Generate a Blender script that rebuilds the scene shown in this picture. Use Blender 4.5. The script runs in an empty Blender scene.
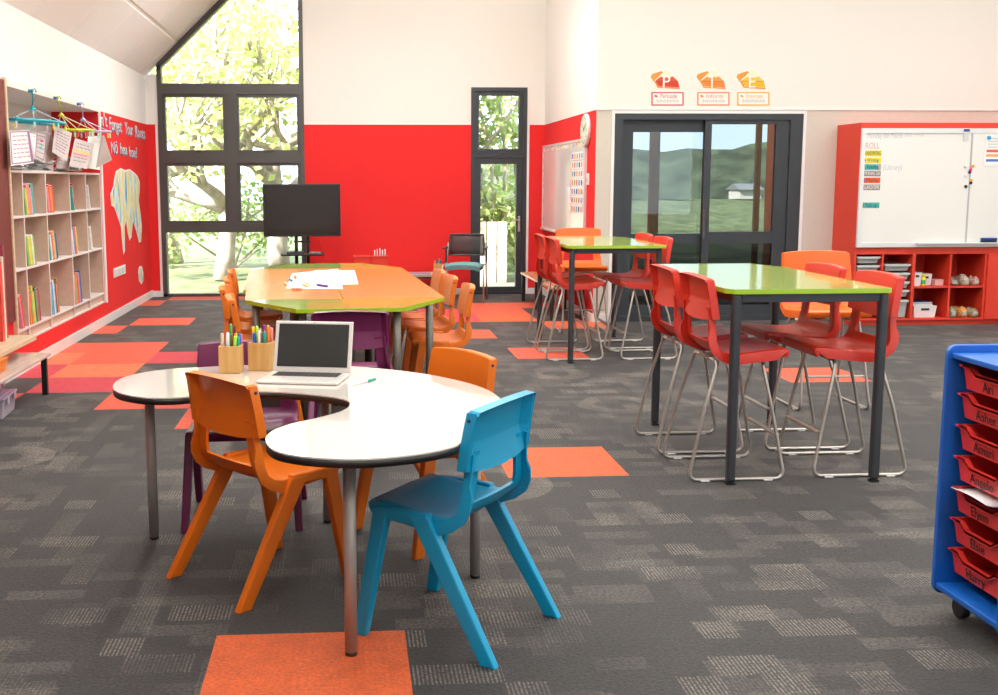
import bpy, bmesh, math, random
from mathutils import Vector, Matrix
random.seed(7)
PI = math.pi
C = bpy.context.scene.collection
SC = bpy.context.scene
def R(a): return math.radians(a)

# ------------------------------------------------------------------ materials
MATS = {}
def mat(name, col, rough=.5, metal=0.0, spec=.5, noise=0.0, nscale=40, bump=0.0, bscale=200, coat=0.0, emit=None, estr=0):
    if name in MATS: return MATS[name]
    m = bpy.data.materials.new(name); m.use_nodes = True
    nt = m.node_tree; b = nt.nodes['Principled BSDF']
    b.inputs['Base Color'].default_value = (*col, 1)
    b.inputs['Roughness'].default_value = rough
    b.inputs['Metallic'].default_value = metal
    b.inputs['Specular IOR Level'].default_value = spec
    b.inputs['Coat Weight'].default_value = coat; b.inputs['Coat Roughness'].default_value = .06
    if emit:
        b.inputs['Emission Color'].default_value = (*emit, 1); b.inputs['Emission Strength'].default_value = estr
    if noise or bump:
        tc = nt.nodes.new('ShaderNodeTexCoord')
    if noise:
        n = nt.nodes.new('ShaderNodeTexNoise'); n.inputs['Scale'].default_value = nscale; n.inputs['Detail'].default_value = 3
        r = nt.nodes.new('ShaderNodeValToRGB')
        r.color_ramp.elements[0].position = .3; r.color_ramp.elements[1].position = .7
        r.color_ramp.elements[0].color = (*[max(0, c*(1-noise)) for c in col], 1)
        r.color_ramp.elements[1].color = (*[min(1, c*(1+noise)) for c in col], 1)
        nt.links.new(tc.outputs['Object'], n.inputs['Vector'])
        nt.links.new(n.outputs['Fac'], r.inputs['Fac']); nt.links.new(r.outputs['Color'], b.inputs['Base Color'])
    if bump:
        n2 = nt.nodes.new('ShaderNodeTexNoise'); n2.inputs['Scale'].default_value = bscale
        bp = nt.nodes.new('ShaderNodeBump'); bp.inputs['Strength'].default_value = bump; bp.inputs['Distance'].default_value = .002
        nt.links.new(tc.outputs['Object'], n2.inputs['Vector'])
        nt.links.new(n2.outputs['Fac'], bp.inputs['Height']); nt.links.new(bp.outputs['Normal'], b.inputs['Normal'])
    MATS[name] = m
    return m

def wood(name, c1, c2, axis='X', rough=.4, scale=6):
    if name in MATS: return MATS[name]
    m = bpy.data.materials.new(name); m.use_nodes = True
    nt = m.node_tree; b = nt.nodes['Principled BSDF']; b.inputs['Roughness'].default_value = rough
    tc = nt.nodes.new('ShaderNodeTexCoord'); mp = nt.nodes.new('ShaderNodeMapping')
    s = {'X': (1, 12, 12), 'Y': (12, 1, 12), 'Z': (12, 12, 1)}[axis]
    mp.inputs['Scale'].default_value = s
    n = nt.nodes.new('ShaderNodeTexNoise'); n.inputs['Scale'].default_value = scale; n.inputs['Detail'].default_value = 4
    r = nt.nodes.new('ShaderNodeValToRGB')
    r.color_ramp.elements[0].position = .35; r.color_ramp.elements[1].position = .68
    r.color_ramp.elements[0].color = (*c1, 1); r.color_ramp.elements[1].color = (*c2, 1)
    nt.links.new(tc.outputs['Object'], mp.inputs['Vector']); nt.links.new(mp.outputs['Vector'], n.inputs['Vector'])
    nt.links.new(n.outputs['Fac'], r.inputs['Fac']); nt.links.new(r.outputs['Color'], b.inputs['Base Color'])
    MATS[name] = m
    return m

def glass(name, tint):
    m = bpy.data.materials.new(name); m.use_nodes = True
    nt = m.node_tree; nt.nodes.clear()
    o = nt.nodes.new('ShaderNodeOutputMaterial'); mx = nt.nodes.new('ShaderNodeMixShader')
    t = nt.nodes.new('ShaderNodeBsdfTransparent'); t.inputs['Color'].default_value = (*tint, 1)
    g = nt.nodes.new('ShaderNodeBsdfGlossy'); g.inputs['Roughness'].default_value = .02
    f = nt.nodes.new('ShaderNodeFresnel'); f.inputs['IOR'].default_value = 1.45
    nt.links.new(f.outputs['Fac'], mx.inputs['Fac']); nt.links.new(t.outputs['BSDF'], mx.inputs[1]); nt.links.new(g.outputs['BSDF'], mx.inputs[2])
    nt.links.new(mx.outputs['Shader'], o.inputs['Surface'])
    MATS[name] = m
    return m

# ------------------------------------------------------------------ mesh builder
class MB:
    def __init__(s): s.bm = bmesh.new(); s.mi = 0
    def _fin(s, verts, M=None):
        if M is not None: bmesh.ops.transform(s.bm, matrix=M, verts=verts)
        fs = set()
        for v in verts:
            for f in v.link_faces: fs.add(f)
        for f in fs: f.material_index = s.mi
        return verts
    def box(s, x0, x1, y0, y1, z0, z1, bev=0, M=None, seg=2):
        b = bmesh.new()
        vs = bmesh.ops.create_cube(b, size=1)['verts']
        for v in vs:
            v.co = Vector(((x0+x1)/2+v.co.x*(x1-x0), (y0+y1)/2+v.co.y*(y1-y0), (z0+z1)/2+v.co.z*(z1-z0)))
        if bev: bmesh.ops.bevel(b, geom=b.edges[:], offset=bev, segments=seg, affect='EDGES', profile=.5)
        s._merge(b, M); return s
    def _merge(s, b, M=None):
        if M is not None: bmesh.ops.transform(b, matrix=M, verts=b.verts[:])
        mp = {}
        for v in b.verts: mp[v] = s.bm.verts.new(v.co)
        for f in b.faces:
            try:
                nf = s.bm.faces.new([mp[v] for v in f.verts]); nf.material_index = s.mi; nf.smooth = f.smooth
            except ValueError: pass
        b.free()
    def cyl(s, p0, p1, r0, r1=None, n=14, cap=True):
        if r1 is None: r1 = r0
        p0 = Vector(p0); p1 = Vector(p1); d = (p1-p0).normalized()
        a = d.orthogonal().normalized(); c = d.cross(a)
        A = []; B = []
        for i in range(n):
            t = 2*PI*i/n; u = a*math.cos(t)+c*math.sin(t)
            A.append(s.bm.verts.new(p0+u*r0)); B.append(s.bm.verts.new(p1+u*r1))
        for i in range(n):
            f = s.bm.faces.new([A[i], A[(i+1) % n], B[(i+1) % n], B[i]]); f.smooth = True; f.material_index = s.mi
        if cap:
            f = s.bm.faces.new(A[::-1]); f.material_index = s.mi
            f = s.bm.faces.new(B); f.material_index = s.mi
        return s
    def tube(s, pts, r, n=8, closed=False, radii=None):
        pts = [Vector(p) for p in pts]; N = len(pts); rings = []
        up = None
        for i, p in enumerate(pts):
            if closed: d = (pts[(i+1) % N]-pts[i-1]).normalized()
            else: d = (pts[min(i+1, N-1)]-pts[max(i-1, 0)]).normalized()
            if up is None: up = d.orthogonal().normalized()
            up = (up-d*up.dot(d))
            if up.length < 1e-6: up = d.orthogonal()
            up.normalize(); c = d.cross(up)
            rr = radii[i] if radii else r
            rings.append([s.bm.verts.new(p+(up*math.cos(2*PI*k/n)+c*math.sin(2*PI*k/n))*rr) for k in range(n)])
        for i in range(N if closed else N-1):
            A = rings[i]; B = rings[(i+1) % N]
            for k in range(n):
                f = s.bm.faces.new([A[k], A[(k+1) % n], B[(k+1) % n], B[k]]); f.smooth = True; f.material_index = s.mi
        if not closed:
            f = s.bm.faces.new(rings[0][::-1]); f.material_index = s.mi
            f = s.bm.faces.new(rings[-1]); f.material_index = s.mi
        return s
    def prism(s, poly, z0, z1, M=None, smooth=False, bev=0):
        b = bmesh.new()
        A = [b.verts.new((x, y, z0)) for x, y in poly]; B = [b.verts.new((x, y, z1)) for x, y in poly]
        b.faces.new(A[::-1]); b.faces.new(B); n = len(poly)
        for i in range(n):
            f = b.faces.new([A[i], A[(i+1) % n], B[(i+1) % n], B[i]]); f.smooth = smooth
        if bev: bmesh.ops.bevel(b, geom=[e for e in b.edges if abs(e.verts[0].co.z-e.verts[1].co.z) < 1e-6], offset=bev, segments=2, affect='EDGES', profile=.5)
        s._merge(b, M); return s
    def hull8(s, lo, hi, bev=0):
        """a tapered bar: 4 points at each end"""
        b = bmesh.new()
        A = [b.verts.new(p) for p in lo]; B = [b.verts.new(p) for p in hi]
        b.faces.new(A[::-1]); b.faces.new(B)
        for i in range(4): b.faces.new([A[i], A[(i+1) % 4], B[(i+1) % 4], B[i]])
        bmesh.ops.recalc_face_normals(b, faces=b.faces[:])
        if bev: bmesh.ops.bevel(b, geom=b.edges[:], offset=bev, segments=2, affect='EDGES', profile=.6)
        s._merge(b); return s
    def lathe(s, prof, M=None, n=20, smooth=True):
        b = bmesh.new(); rings = []
        for r, z in prof:
            rings.append([b.verts.new((r*math.cos(2*PI*k/n), r*math.sin(2*PI*k/n), z)) for k in range(n)])
        for i in range(len(prof)-1):
            for k in range(n):
                f = b.faces.new([rings[i][k], rings[i][(k+1) % n], rings[i+1][(k+1) % n], rings[i+1][k]]); f.smooth = smooth
        b.faces.new(rings[0][::-1]); b.faces.new(rings[-1])
        s._merge(b, M); return s
    def slab(s, F, B, mask=None, smooth=True):
        """closed thick sheet between two point grids; mask(i,j)->False leaves a hole"""
        ni, nj = len(F), len(F[0])
        keep = [[(mask(i, j) if mask else True) for j in range(nj-1)] for i in range(ni-1)]
        vf = {}; vb = {}
        def gf(i, j):
            if (i, j) not in vf: vf[(i, j)] = s.bm.verts.new(F[i][j])
            return vf[(i, j)]
        def gb(i, j):
            if (i, j) not in vb: vb[(i, j)] = s.bm.verts.new(B[i][j])
            return vb[(i, j)]
        def add(vs, sm):
            try:
                f = s.bm.faces.new(vs); f.smooth = sm; f.material_index = s.mi
            except ValueError: pass
        for i in range(ni-1):
            for j in range(nj-1):
                if not keep[i][j]: continue
                add([gf(i, j), gf(i, j+1), gf(i+1, j+1), gf(i+1, j)], smooth)
                add([gb(i+1, j), gb(i+1, j+1), gb(i, j+1), gb(i, j)], smooth)
                for (di, dj, e) in ((-1, 0, ((i, j), (i, j+1))), (1, 0, ((i+1, j+1), (i+1, j))), (0, -1, ((i+1, j), (i, j))), (0, 1, ((i, j+1), (i+1, j+1)))):
                    a, c = i+di, j+dj
                    if not (0 <= a < ni-1 and 0 <= c < nj-1 and keep[a][c]):
                        add([gb(*e[0]), gb(*e[1]), gf(*e[1]), gf(*e[0])], False)
        return s
    def obj(s, name, m, parent=None, recalc=True):
        if recalc: bmesh.ops.recalc_face_normals(s.bm, faces=s.bm.faces[:])
        me = bpy.data.meshes.new(name); s.bm.to_mesh(me); s.bm.free()
        for x in (m if isinstance(m, (list, tuple)) else [m]): me.materials.append(x)
        o = bpy.data.objects.new(name, me); C.objects.link(o)
        if parent is not None: o.parent = parent
        return o

def tag(o, label, cat, group=None):
    o['label'] = label; o['category'] = cat
    if group: o['group'] = group
    return o
def thing(name, label, cat, loc=(0, 0, 0), rotz=0, group=None):
    o = bpy.data.objects.new(name, None); C.objects.link(o)
    o.location = loc; o.rotation_euler = (0, 0, rotz); o.empty_display_size = .1
    return tag(o, label, cat, group)
def struct(o):
    o['kind'] = 'structure'; return o
KIDS = {}
def dup(root, loc, rotz, label, group=None):
    r = root.copy(); C.objects.link(r); r.location = loc; r.rotation_euler = (0, 0, rotz); r['label'] = label
    if group: r['group'] = group
    def rec(a, b):
        for ch in list(a.children):
            c = ch.copy(); C.objects.link(c); c.parent = b; rec(ch, c)
    rec(root, r)
    return r
def place(o, loc, rot=(0, 0, 0)):
    o.location = loc; o.rotation_euler = rot; return o

def text_mb(mb, body, size, M, ext=.0015, align='CENTER', sx=1.0, maxw=None):
    cu = bpy.data.curves.new('t', 'FONT'); cu.body = body; cu.size = size; cu.align_x = align; cu.align_y = 'CENTER'
    cu.extrude = ext; cu.resolution_u = 3
    o = bpy.data.objects.new('t', cu); C.objects.link(o)
    dg = bpy.context.evaluated_depsgraph_get(); dg.update()
    me = bpy.data.meshes.new_from_object(o.evaluated_get(dg))
    w = max([v.co.x for v in me.vertices] or [1])-min([v.co.x for v in me.vertices] or [0])
    k = sx
    if maxw and w > 0: k = maxw/w
    b = bmesh.new(); b.from_mesh(me)
    bmesh.ops.transform(b, matrix=M @ Matrix.Diagonal((k, 1, 1, 1)), verts=b.verts[:])
    mb._merge(b)
    C.objects.unlink(o); bpy.data.objects.remove(o); bpy.data.curves.remove(cu); bpy.data.meshes.remove(me)
    return mb
def frame_M(org, xdir, ydir):
    x = Vector(xdir).normalized(); y = Vector(ydir).normalized(); z = x.cross(y)
    return Matrix(((x.x, y.x, z.x, org[0]), (x.y, y.y, z.y, org[1]), (x.z, y.z, z.z, org[2]), (0, 0, 0, 1)))
ORD = ['first', 'second', 'third', 'fourth', 'fifth', 'sixth', 'seventh', 'eighth', 'ninth', 'tenth', 'eleventh', 'twelfth']

# ------------------------------------------------------------------ palette
M_CREAM = mat('cream wall paint', (.83, .795, .74), .85, bump=.1, bscale=300)
M_WHITEW = mat('white wall paint', (.86, .85, .83), .85, bump=.1, bscale=300)
M_RED = mat('red pinboard felt', (.74, .028, .028), .9, spec=.2, noise=.08, nscale=180, bump=.3, bscale=500)
M_BEIGE = mat('beige wall lining', (.62, .56, .49), .8, noise=.05, nscale=120)
M_MAROON = mat('dark red timber panel', (.16, .025, .02), .6, noise=.15, nscale=20)
M_TRIM = mat('white gloss trim', (.82, .80, .78), .4)
M_FRAME = mat('dark grey window frame', (.075, .07, .066), .4, spec=.4)
M_FRAME2 = mat('charcoal door frame', (.035, .04, .047), .4, spec=.4)
M_CEIL = mat('white ceiling panel', (.92, .915, .90), .9, bump=.15, bscale=150)
M_SEAM = mat('ceiling seam white', (.9, .9, .88), .6)
M_GLASS = glass('clear window glass', (.97, .985, .98))
M_DGLASS = glass('sky dimming door glass', (.44, .47, .48))  # tint only holds down the bright sky behind; the glass is near clear
M_DGLASS2 = glass('reflection darkened door glass', (.17, .18, .19))  # darker tint stands in for the dark reflection in the lower panes
M_LIME = mat('lime laminate edge', (.36, .56, .02), .3)
M_LIMETOP = mat('lime laminate top', (.42, .56, .10), .16, coat=.6)
M_ORTOP = mat('orange laminate top', (.80, .25, .015), .25, coat=.7, noise=.04, nscale=60)
M_ORTOP.node_tree.nodes['Principled BSDF'].inputs['Coat Roughness'].default_value = .24
M_WTOP = mat('white laminate top', (.78, .72, .66), .09, coat=.8)
M_BLACK = mat('black edging', (.012, .012, .013), .4)
M_STEEL = mat('brushed silver leg', (.42, .40, .37), .45, metal=.4)
M_CHROME = mat('satin chrome tube', (.50, .46, .41), .38, metal=.75)
M_CHAR = mat('charcoal steel leg', (.045, .047, .052), .4, metal=.2)
M_OLIVE = mat('grey olive steel leg', (.13, .12, .10), .4, metal=.3)
def plastic(n, c): return mat(n, c, .38, noise=.03, nscale=300, bump=.06, bscale=700)
M_PO = plastic('orange moulded plastic', (.72, .155, .005))
M_PO2 = plastic('orange plastic of stool', (.80, .125, .006))
M_PB = plastic('turquoise moulded plastic', (.0, .30, .54))
M_PP = plastic('purple moulded plastic', (.15, .011, .072))
M_PR = plastic('red moulded plastic', (.66, .032, .013))
M_PLUG = mat('navy screw plug', (.01, .015, .08), .4)
M_PAPER = mat('white paper', (.86, .85, .84), .8)
M_BAMBOO = wood('bamboo', (.55, .30, .09), (.66, .39, .14), 'Z', .45, 3)
M_LTWOOD = wood('light maple board', (.66, .50, .32), (.76, .61, .42), 'Y', .35, 3)
M_CABRED = mat('red melamine', (.72, .045, .02), .5, noise=.04, nscale=50)
M_GREYP = mat('grey plastic tray', (.42, .42, .42), .45)
M_WPLA = mat('white plastic', (.82, .80, .80), .4)
M_BLUE = mat('blue melamine', (.008, .12, .50), .4, noise=.05, nscale=15)
M_TRAYRED = mat('red plastic tray', (.78, .04, .035), .35, bump=.05, bscale=500)
M_ALU = mat('pale aluminium edge', (.78, .80, .80), .35, metal=.3)
M_WB = mat('whiteboard enamel', (.84, .82, .785), .12)
# ================================================================== the setting
XL, YB, XS, YD, XR, YF = -2.49, 14.0, 2.5, 11.08, 8.4, -2.6
DADO = 2.15
# ---- floor with carpet tiles
def carpet(name, base, lite, pattern):
    m = bpy.data.materials.new(name); m.use_nodes = True
    nt = m.node_tree; L = nt.links.new; N = nt.nodes.new
    b = nt.nodes['Principled BSDF']; b.inputs['Roughness'].default_value = .72; b.inputs['Specular IOR Level'].default_value = .4
    b.inputs['Sheen Weight'].default_value = .12
    tc = N('ShaderNodeTexCoord')
    def math_(op, a, c=None):
        n = N('ShaderNodeMath'); n.operation = op
        for k, v in enumerate((a, c)):
            if v is None: continue
            if isinstance(v, (int, float)): n.inputs[k].default_value = v
            else: L(v, n.inputs[k])
        return n.outputs[0]
    fine = N('ShaderNodeTexNoise'); fine.inputs['Scale'].default_value = 85; fine.inputs['Detail'].default_value = 3; fine.inputs['Roughness'].default_value = .7
    L(tc.outputs['Object'], fine.inputs['Vector'])
    mid = N('ShaderNodeTexNoise'); mid.inputs['Scale'].default_value = 14; L(tc.outputs['Object'], mid.inputs['Vector'])
    g = math_('ADD', math_('MULTIPLY', fine.outputs['Fac'], 6.0 if pattern else 1.7), math_('MULTIPLY', mid.outputs['Fac'], .5))
    g = math_('MAXIMUM', math_('SUBTRACT', g, 2.2 if pattern else .1), .15)
    if pattern:
        sep = N('ShaderNodeSeparateXYZ'); L(tc.outputs['Object'], sep.inputs[0])
        def brick(rot, w, h, off, thr):
            mp = N('ShaderNodeMapping'); mp.inputs['Rotation'].default_value = (0, 0, rot); mp.inputs['Location'].default_value = off
            L(tc.outputs['Object'], mp.inputs['Vector'])
            br = N('ShaderNodeTexBrick'); br.inputs['Color1'].default_value = (0, 0, 0, 1); br.inputs['Color2'].default_value = (1, 1, 1, 1)
            br.inputs['Mortar'].default_value = (0, 0, 0, 1); br.inputs['Mortar Size'].default_value = 0.0
            br.inputs['Scale'].default_value = 1; br.inputs['Brick Width'].default_value = w; br.inputs['Row Height'].default_value = h
            br.offset = .37; br.squash = .6; br.squash_frequency = 3
            L(mp.outputs['Vector'], br.inputs['Vector'])
            return math_('GREATER_THAN', br.outputs['Color'], thr)
        m1 = brick(0, .27, .085, (.03, .02, 0), .77)
        m2 = brick(R(90), .33, .10, (.11, .05, 0), .79)
        m3 = brick(0, .21, .13, (.4, .27, 0), .85)
        vo = N('ShaderNodeTexVoronoi'); vo.inputs['Scale'].default_value = 1.15; L(tc.outputs['Object'], vo.inputs['Vector'])
        d = math_('ABSOLUTE', math_('SUBTRACT', vo.outputs['Distance'], .30))
        arc = math_('LESS_THAN', d, .06)
        sepc = N('ShaderNodeSeparateColor'); L(vo.outputs['Color'], sepc.inputs[0])
        arc = math_('MULTIPLY', arc, math_('GREATER_THAN', sepc.outputs[0], .6))
        st = math_('GREATER_THAN', math_('SINE', math_('MULTIPLY', sep.outputs['X'], 2*PI/.0125)), .2)
        st2 = math_('GREATER_THAN', math_('SINE', math_('MULTIPLY', math_('ADD', sep.outputs['Y'], math_('MULTIPLY', sep.outputs['X'], .25)), 2*PI/.0125)), 0)
        p = math_('ADD', math_('MULTIPLY', m3, math_('MULTIPLY', st, .85)), math_('MULTIPLY', m1, math_('ADD', math_('MULTIPLY', st2, .12), .14)))
        p = math_('ADD', p, math_('MULTIPLY', m2, math_('ADD', math_('MULTIPLY', st, .22), .08)))
        p = math_('ADD', p, math_('MULTIPLY', arc, .35))
        big = N('ShaderNodeTexNoise'); big.inputs['Scale'].default_value = 2.3; L(tc.outputs['Object'], big.inputs['Vector'])
        p = math_('MULTIPLY', p, math_('MAXIMUM', math_('SUBTRACT', math_('MULTIPLY', big.outputs['Fac'], 4.2), 1.1), .25))
        p = math_('MINIMUM', p, 1.0)
    else:
        sep = N('ShaderNodeSeparateXYZ'); L(tc.outputs['Object'], sep.inputs[0])
        p = math_('MULTIPLY', math_('GREATER_THAN', math_('SINE', math_('MULTIPLY', sep.outputs['Y'], 2*PI/.016)), .3), .35)
    mx = N('ShaderNodeMix'); mx.data_type = 'RGBA'; mx.inputs['A'].default_value = (*base, 1); mx.inputs['B'].default_value = (*lite, 1)
    L(p, mx.inputs['Factor'])
    ml = N('ShaderNodeMix'); ml.data_type = 'RGBA'; ml.blend_type = 'MULTIPLY'; ml.inputs['Factor'].default_value = 1
    L(mx.outputs['Result'], ml.inputs['A'])
    cmb = N('ShaderNodeCombineColor')
    for k in range(3): L(g, cmb.inputs[k])
    L(cmb.outputs[0], ml.inputs['B']); L(ml.outputs['Result'], b.inputs['Base Color'])
    bp = N('ShaderNodeBump'); bp.inputs['Strength'].default_value = .5; bp.inputs['Distance'].default_value = .004
    L(fine.outputs['Fac'], bp.inputs['Height']); L(bp.outputs['Normal'], b.inputs['Normal'])
    return m
CARPETS = [carpet('charcoal carpet', (.0165, .0155, .0155), (.125, .108, .092), True),
           carpet('orange carpet', (.56, .085, .012), (.62, .105, .018), False),
           carpet('coral carpet', (.66, .075, .025), (.74, .10, .04), False),
           carpet('crimson carpet', (.55, .025, .045), (.62, .035, .06), False),
           carpet('peach carpet', (.66, .15, .05), (.72, .19, .07), False)]
TX, TY = -2.2325, 6.9719
TILES = {(1, 0): 2, (2, -1): 2, (0, 1): 3, (0, 2): 4, (-1, 2): 3, (-1, 3): 4, (0, 3): 2, (-1, 4): 2, (0, 4): 2, (1, 3): 3, (0, 7): 2, (-1, 6): 2,
         (-1, 10): 2, (0, 11): 2, (1, 11): 2, (-1, 0): 2, (3, -7): 1, (5, -3): 1, (5, 5): 2, (6, 3): 2, (6, 7): 1, (6, 8): 2, (5, 8): 3, (5, 7): 3, (7, 9): 2, (6, 9): 2,
         (7, 6): 1, (9, 1): 2}
b = bmesh.new(); vv = {}
def gv(x, y):
    k = (round(x, 4), round(y, 4))
    if k not in vv: vv[k] = b.verts.new((x, y, 0))
    return vv[k]
xs = [XL]+[TX+.6*c for c in range(0, 18) if XL < TX+.6*c < XR]+[XR]
ys = [YF]+[TY+.6*r for r in range(-16, 12) if YF < TY+.6*r < YB]+[YB]
for i in range(len(xs)-1):
    for j in range(len(ys)-1):
        cx, cy = (xs[i]+xs[i+1])/2, (ys[j]+ys[j+1])/2
        if cx > XS and cy > YD+.3: continue
        f = b.faces.new([gv(xs[i], ys[j]), gv(xs[i+1], ys[j]), gv(xs[i+1], ys[j+1]), gv(xs[i], ys[j+1])])
        f.material_index = TILES.get((math.floor((cx-TX)/.6), math.floor((cy-TY)/.6)), 0)
me = bpy.data.meshes.new('floor'); b.to_mesh(me); b.free()
for m in CARPETS: me.materials.append(m)
fl = bpy.data.objects.new('floor', me); C.objects.link(fl); struct(fl)

# ---- left wall with the book alcove
AY0, AY1, AZ0, AZ1, AD = 8.33, 11.34, .215, 2.135, .46
m = MB()
def lw(y0, y1, z0, z1, i): m.mi = i; m.box(XL-.12, XL, y0, y1, z0, z1)
lw(YF, YB+.1, DADO, 2.74, 0)
lw(YF, 8.2, 0, DADO, 1)
lw(8.2, AY0, 0, DADO, 1)
lw(AY0, AY1, 0, AZ0, 1); lw(AY0, AY1, AZ1, DADO, 0); lw(AY1, YB, 0, DADO, 1)
struct(m.obj('wall_left', [M_WHITEW, M_RED]))
m = MB()
m.mi = 0; m.box(XL-AD-.05, XL-AD, AY0, AY1, AZ0, AZ1)
m.box(XL-AD, XL-.12, AY0, AY1, AZ1, AZ1+.03); m.box(XL-AD, XL-.12, AY0, AY1, AZ0-.03, AZ0)
m.mi = 1; m.box(XL-AD, XL-.12, AY1, AY1+.03, AZ0, AZ1); m.box(XL-AD, XL-.12, AY0-.03, AY0, AZ0, AZ1)
struct(m.obj('wall_alcove', [M_WHITEW, M_RED]))
m = MB()
m.box(XL, XL+.015, AY0-.05, AY1+.06, AZ1, AZ1+.05)
m.box(XL, XL+.015, AY1, AY1+.05, AZ0, AZ1)
m.box(XL, XL+.015, AY0-.05, AY0, AZ0, AZ1)
struct(m.obj('trim_1', M_TRIM))
m = MB(); m.box(XL, XL+.02, YF, AY0-.055, .42, DADO+.02)
struct(m.obj('wall_left_panel', M_MAROON))
m = MB(); m.box(XL+.0, XL+.03, AY0-.085, AY0-.05, .3, DADO+.04)
struct(m.obj('trim_2', M_LTWOOD))
# ---- back wall (window, door openings)
WX0, WX1, DX0, DX1, DZ = -2.345, -.54, 1.56, 2.275, 2.615
def slope(x): return 2.74+.98*(x-XL)
ZT = 6.2
m = MB()
def bw(x0, x1, z0, z1, i): m.mi = i; m.box(x0, x1, YB, YB+.16, z0, z1)
bw(XL, WX0, 0, DADO, 1); bw(XL, WX0, DADO, 2.76, 0)
bw(WX1, DX0, 0, DADO, 1); bw(WX1, DX0, DADO, ZT, 0)
bw(DX0, DX1, DZ, ZT, 0); bw(DX1, XS+.1, 0, DADO, 1); bw(DX1, XS+.1, DADO, ZT, 0)
struct(m.obj('wall_back', [M_CREAM, M_RED]))
# ---- side wall with the second whiteboard, and the wall with the sliding doors
m = MB()
m.mi = 1; m.box(XS, XS+.14, YD+.004, YB, 0, DADO); m.mi = 0; m.box(XS, XS+.14, YD+.004, YB, DADO, ZT)
struct(m.obj('wall_side', [M_CREAM, M_RED]))
SX0, SX1, SZ = 2.69, 4.64, 2.115
m = MB()
m.mi = 1; m.box(XS+.004, SX0, YD, YD+.2, 0, DADO); m.box(SX0, SX1, YD, YD+.2, SZ, DADO); m.box(SX1, XR, YD, YD+.2, 0, DADO)
m.mi = 0; m.box(XS+.004, XR, YD-.006, YD+.2, DADO+.02, ZT)
struct(m.obj('wall_doors', [M_CREAM, M_BEIGE]))
m = MB(); m.box(XS, XR, YD-.012, YD, DADO, DADO+.02); m.box(SX0-.03, SX0, YD-.012, YD, 0, SZ+.03); m.box(SX1, SX1+.03, YD-.012, YD, 0, SZ+.03); m.box(SX0, SX1, YD-.012, YD, SZ, SZ+.03)
struct(m.obj('trim_3', M_TRIM))
m = MB(); m.box(XS-.006, XS, YD, YB, DADO, DADO+.012); m.box(WX1, DX0, YB-.006, YB, DADO, DADO+.012); m.box(DX1, XS-.01, YB-.006, YB, DADO, DADO+.012)
m.box(DX1+.0, DX1+.03, YB-.008, YB, 0, DADO); m.box(WX0-.035, WX0-.005, YB-.008, YB, 0, DADO)
struct(m.obj('trim_4', M_TRIM))
m = MB(); m.box(XR, XR+.15, YF, YD, 0, ZT); struct(m.obj('wall_right', M_CREAM))
# wall behind the camera: its one unseen window is added for fill daylight
m = MB()
m.box(XL, XR, YF-.15, YF, 0, .7); m.box(XL, XR, YF-.15, YF, 2.8, ZT)
for x0, x1 in ((XL, 4.7), (7.9, XR)): m.box(x0, x1, YF-.15, YF, .7, 2.8)
struct(m.obj('wall_front', M_WHITEW))
for k, (x0, x1) in enumerate(((4.7, 7.9),)):
    m = MB(); m.box(x0, x1, YF-.09, YF-.08, .7, 2.8); o = struct(m.obj('window_%d' % (k+2), M_GLASS))
# ---- sloped ceiling: panels with seams, then a flat part
xt = XL+(ZT-2.74)/.98
m = MB()
def cp(x0, x1, y0, y1, up):
    pts = [(x0, y0), (x1, y0), (x1, y1), (x0, y1)]
    m.hull8([(x, y, slope(x)+up) for x, y in pts], [(x, y, slope(x)+up+.04) for x, y in pts])
m.mi = 1; cp(XL-.12, xt, YF-.15, YB+.16, .012)
m.mi = 0
sx = [XL-.1, XL+.42, XL+1.02, XL+1.65, XL+2.3, XL+2.95, xt]
sy = [YF]+[YF+.05+1.16*k for k in range(1, 15)]+[YB-.02]
for i in range(len(sx)-1):
    for j in range(len(sy)-1):
        g = .018 if i == 0 else .005
        cp(sx[i]+(.018 if i == 1 else .004), sx[i+1]-g, sy[j]+.006, sy[j+1]-.006, 0)
m.mi = 0; m.box(xt, XR+.15, YF-.15, YB+.3, ZT, ZT+.1)
struct(m.obj('ceiling', [M_CEIL, M_SEAM]))
# ---- baseboards
m = MB(); m.box(XL, XL+.018, YF, YB, 0, .085); struct(m.obj('baseboard_left', M_TRIM))
m = MB(); m.box(XL+.018, WX0, YB-.018, YB, 0, .075); m.box(WX1, DX0, YB-.018, YB, 0, .075); m.box(DX1, XS-.018, YB-.018, YB, 0, .075); struct(m.obj('baseboard_back', M_TRIM))
m = MB(); m.box(XS-.018, XS, YD, YB, 0, .085); struct(m.obj('baseboard_side', M_TRIM))
m = MB(); m.box(XS, SX0-.03, YD-.018, YD, 0, .085); m.box(SX1+.03, 4.99, YD-.018, YD, 0, .085); struct(m.obj('baseboard_doors', M_TRIM))

# ---- window_1: tall gable window, its members and four opening sashes
w1 = bpy.data.objects.new('window_1', None); C.objects.link(w1); struct(w1)
m = MB(); y0, y1 = YB-.01, YB+.12
zl, zr = slope(WX0), slope(WX1)
m.box(WX0, WX0+.055, y0, y1, 0, zl-.02); m.box(WX1-.055, WX1, y0, y1, 0, zr-.03)
m.box(WX0, WX1, y0, y1, 0, .035)
m.box(WX0+.055, WX1-.055, y0, y1, 2.52, 2.65); m.box(WX0+.055, WX1-.055, y0, y1, .81, .92); m.box(WX0+.055, WX1-.055, y0, y1, 1.675, 1.80)
m.box(-1.51, -1.385, y0+.001, y1, .92, 2.52)
m.hull8([(WX0, y0, zl-.09), (WX1, y0, zr-.09), (WX1, y1, zr-.09), (WX0, y1, zl-.09)], [(WX0, y0, zl), (WX1, y0, zr), (WX1, y1, zr), (WX0, y1, zl)])
m.obj('window_frame', M_FRAME, w1)
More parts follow.
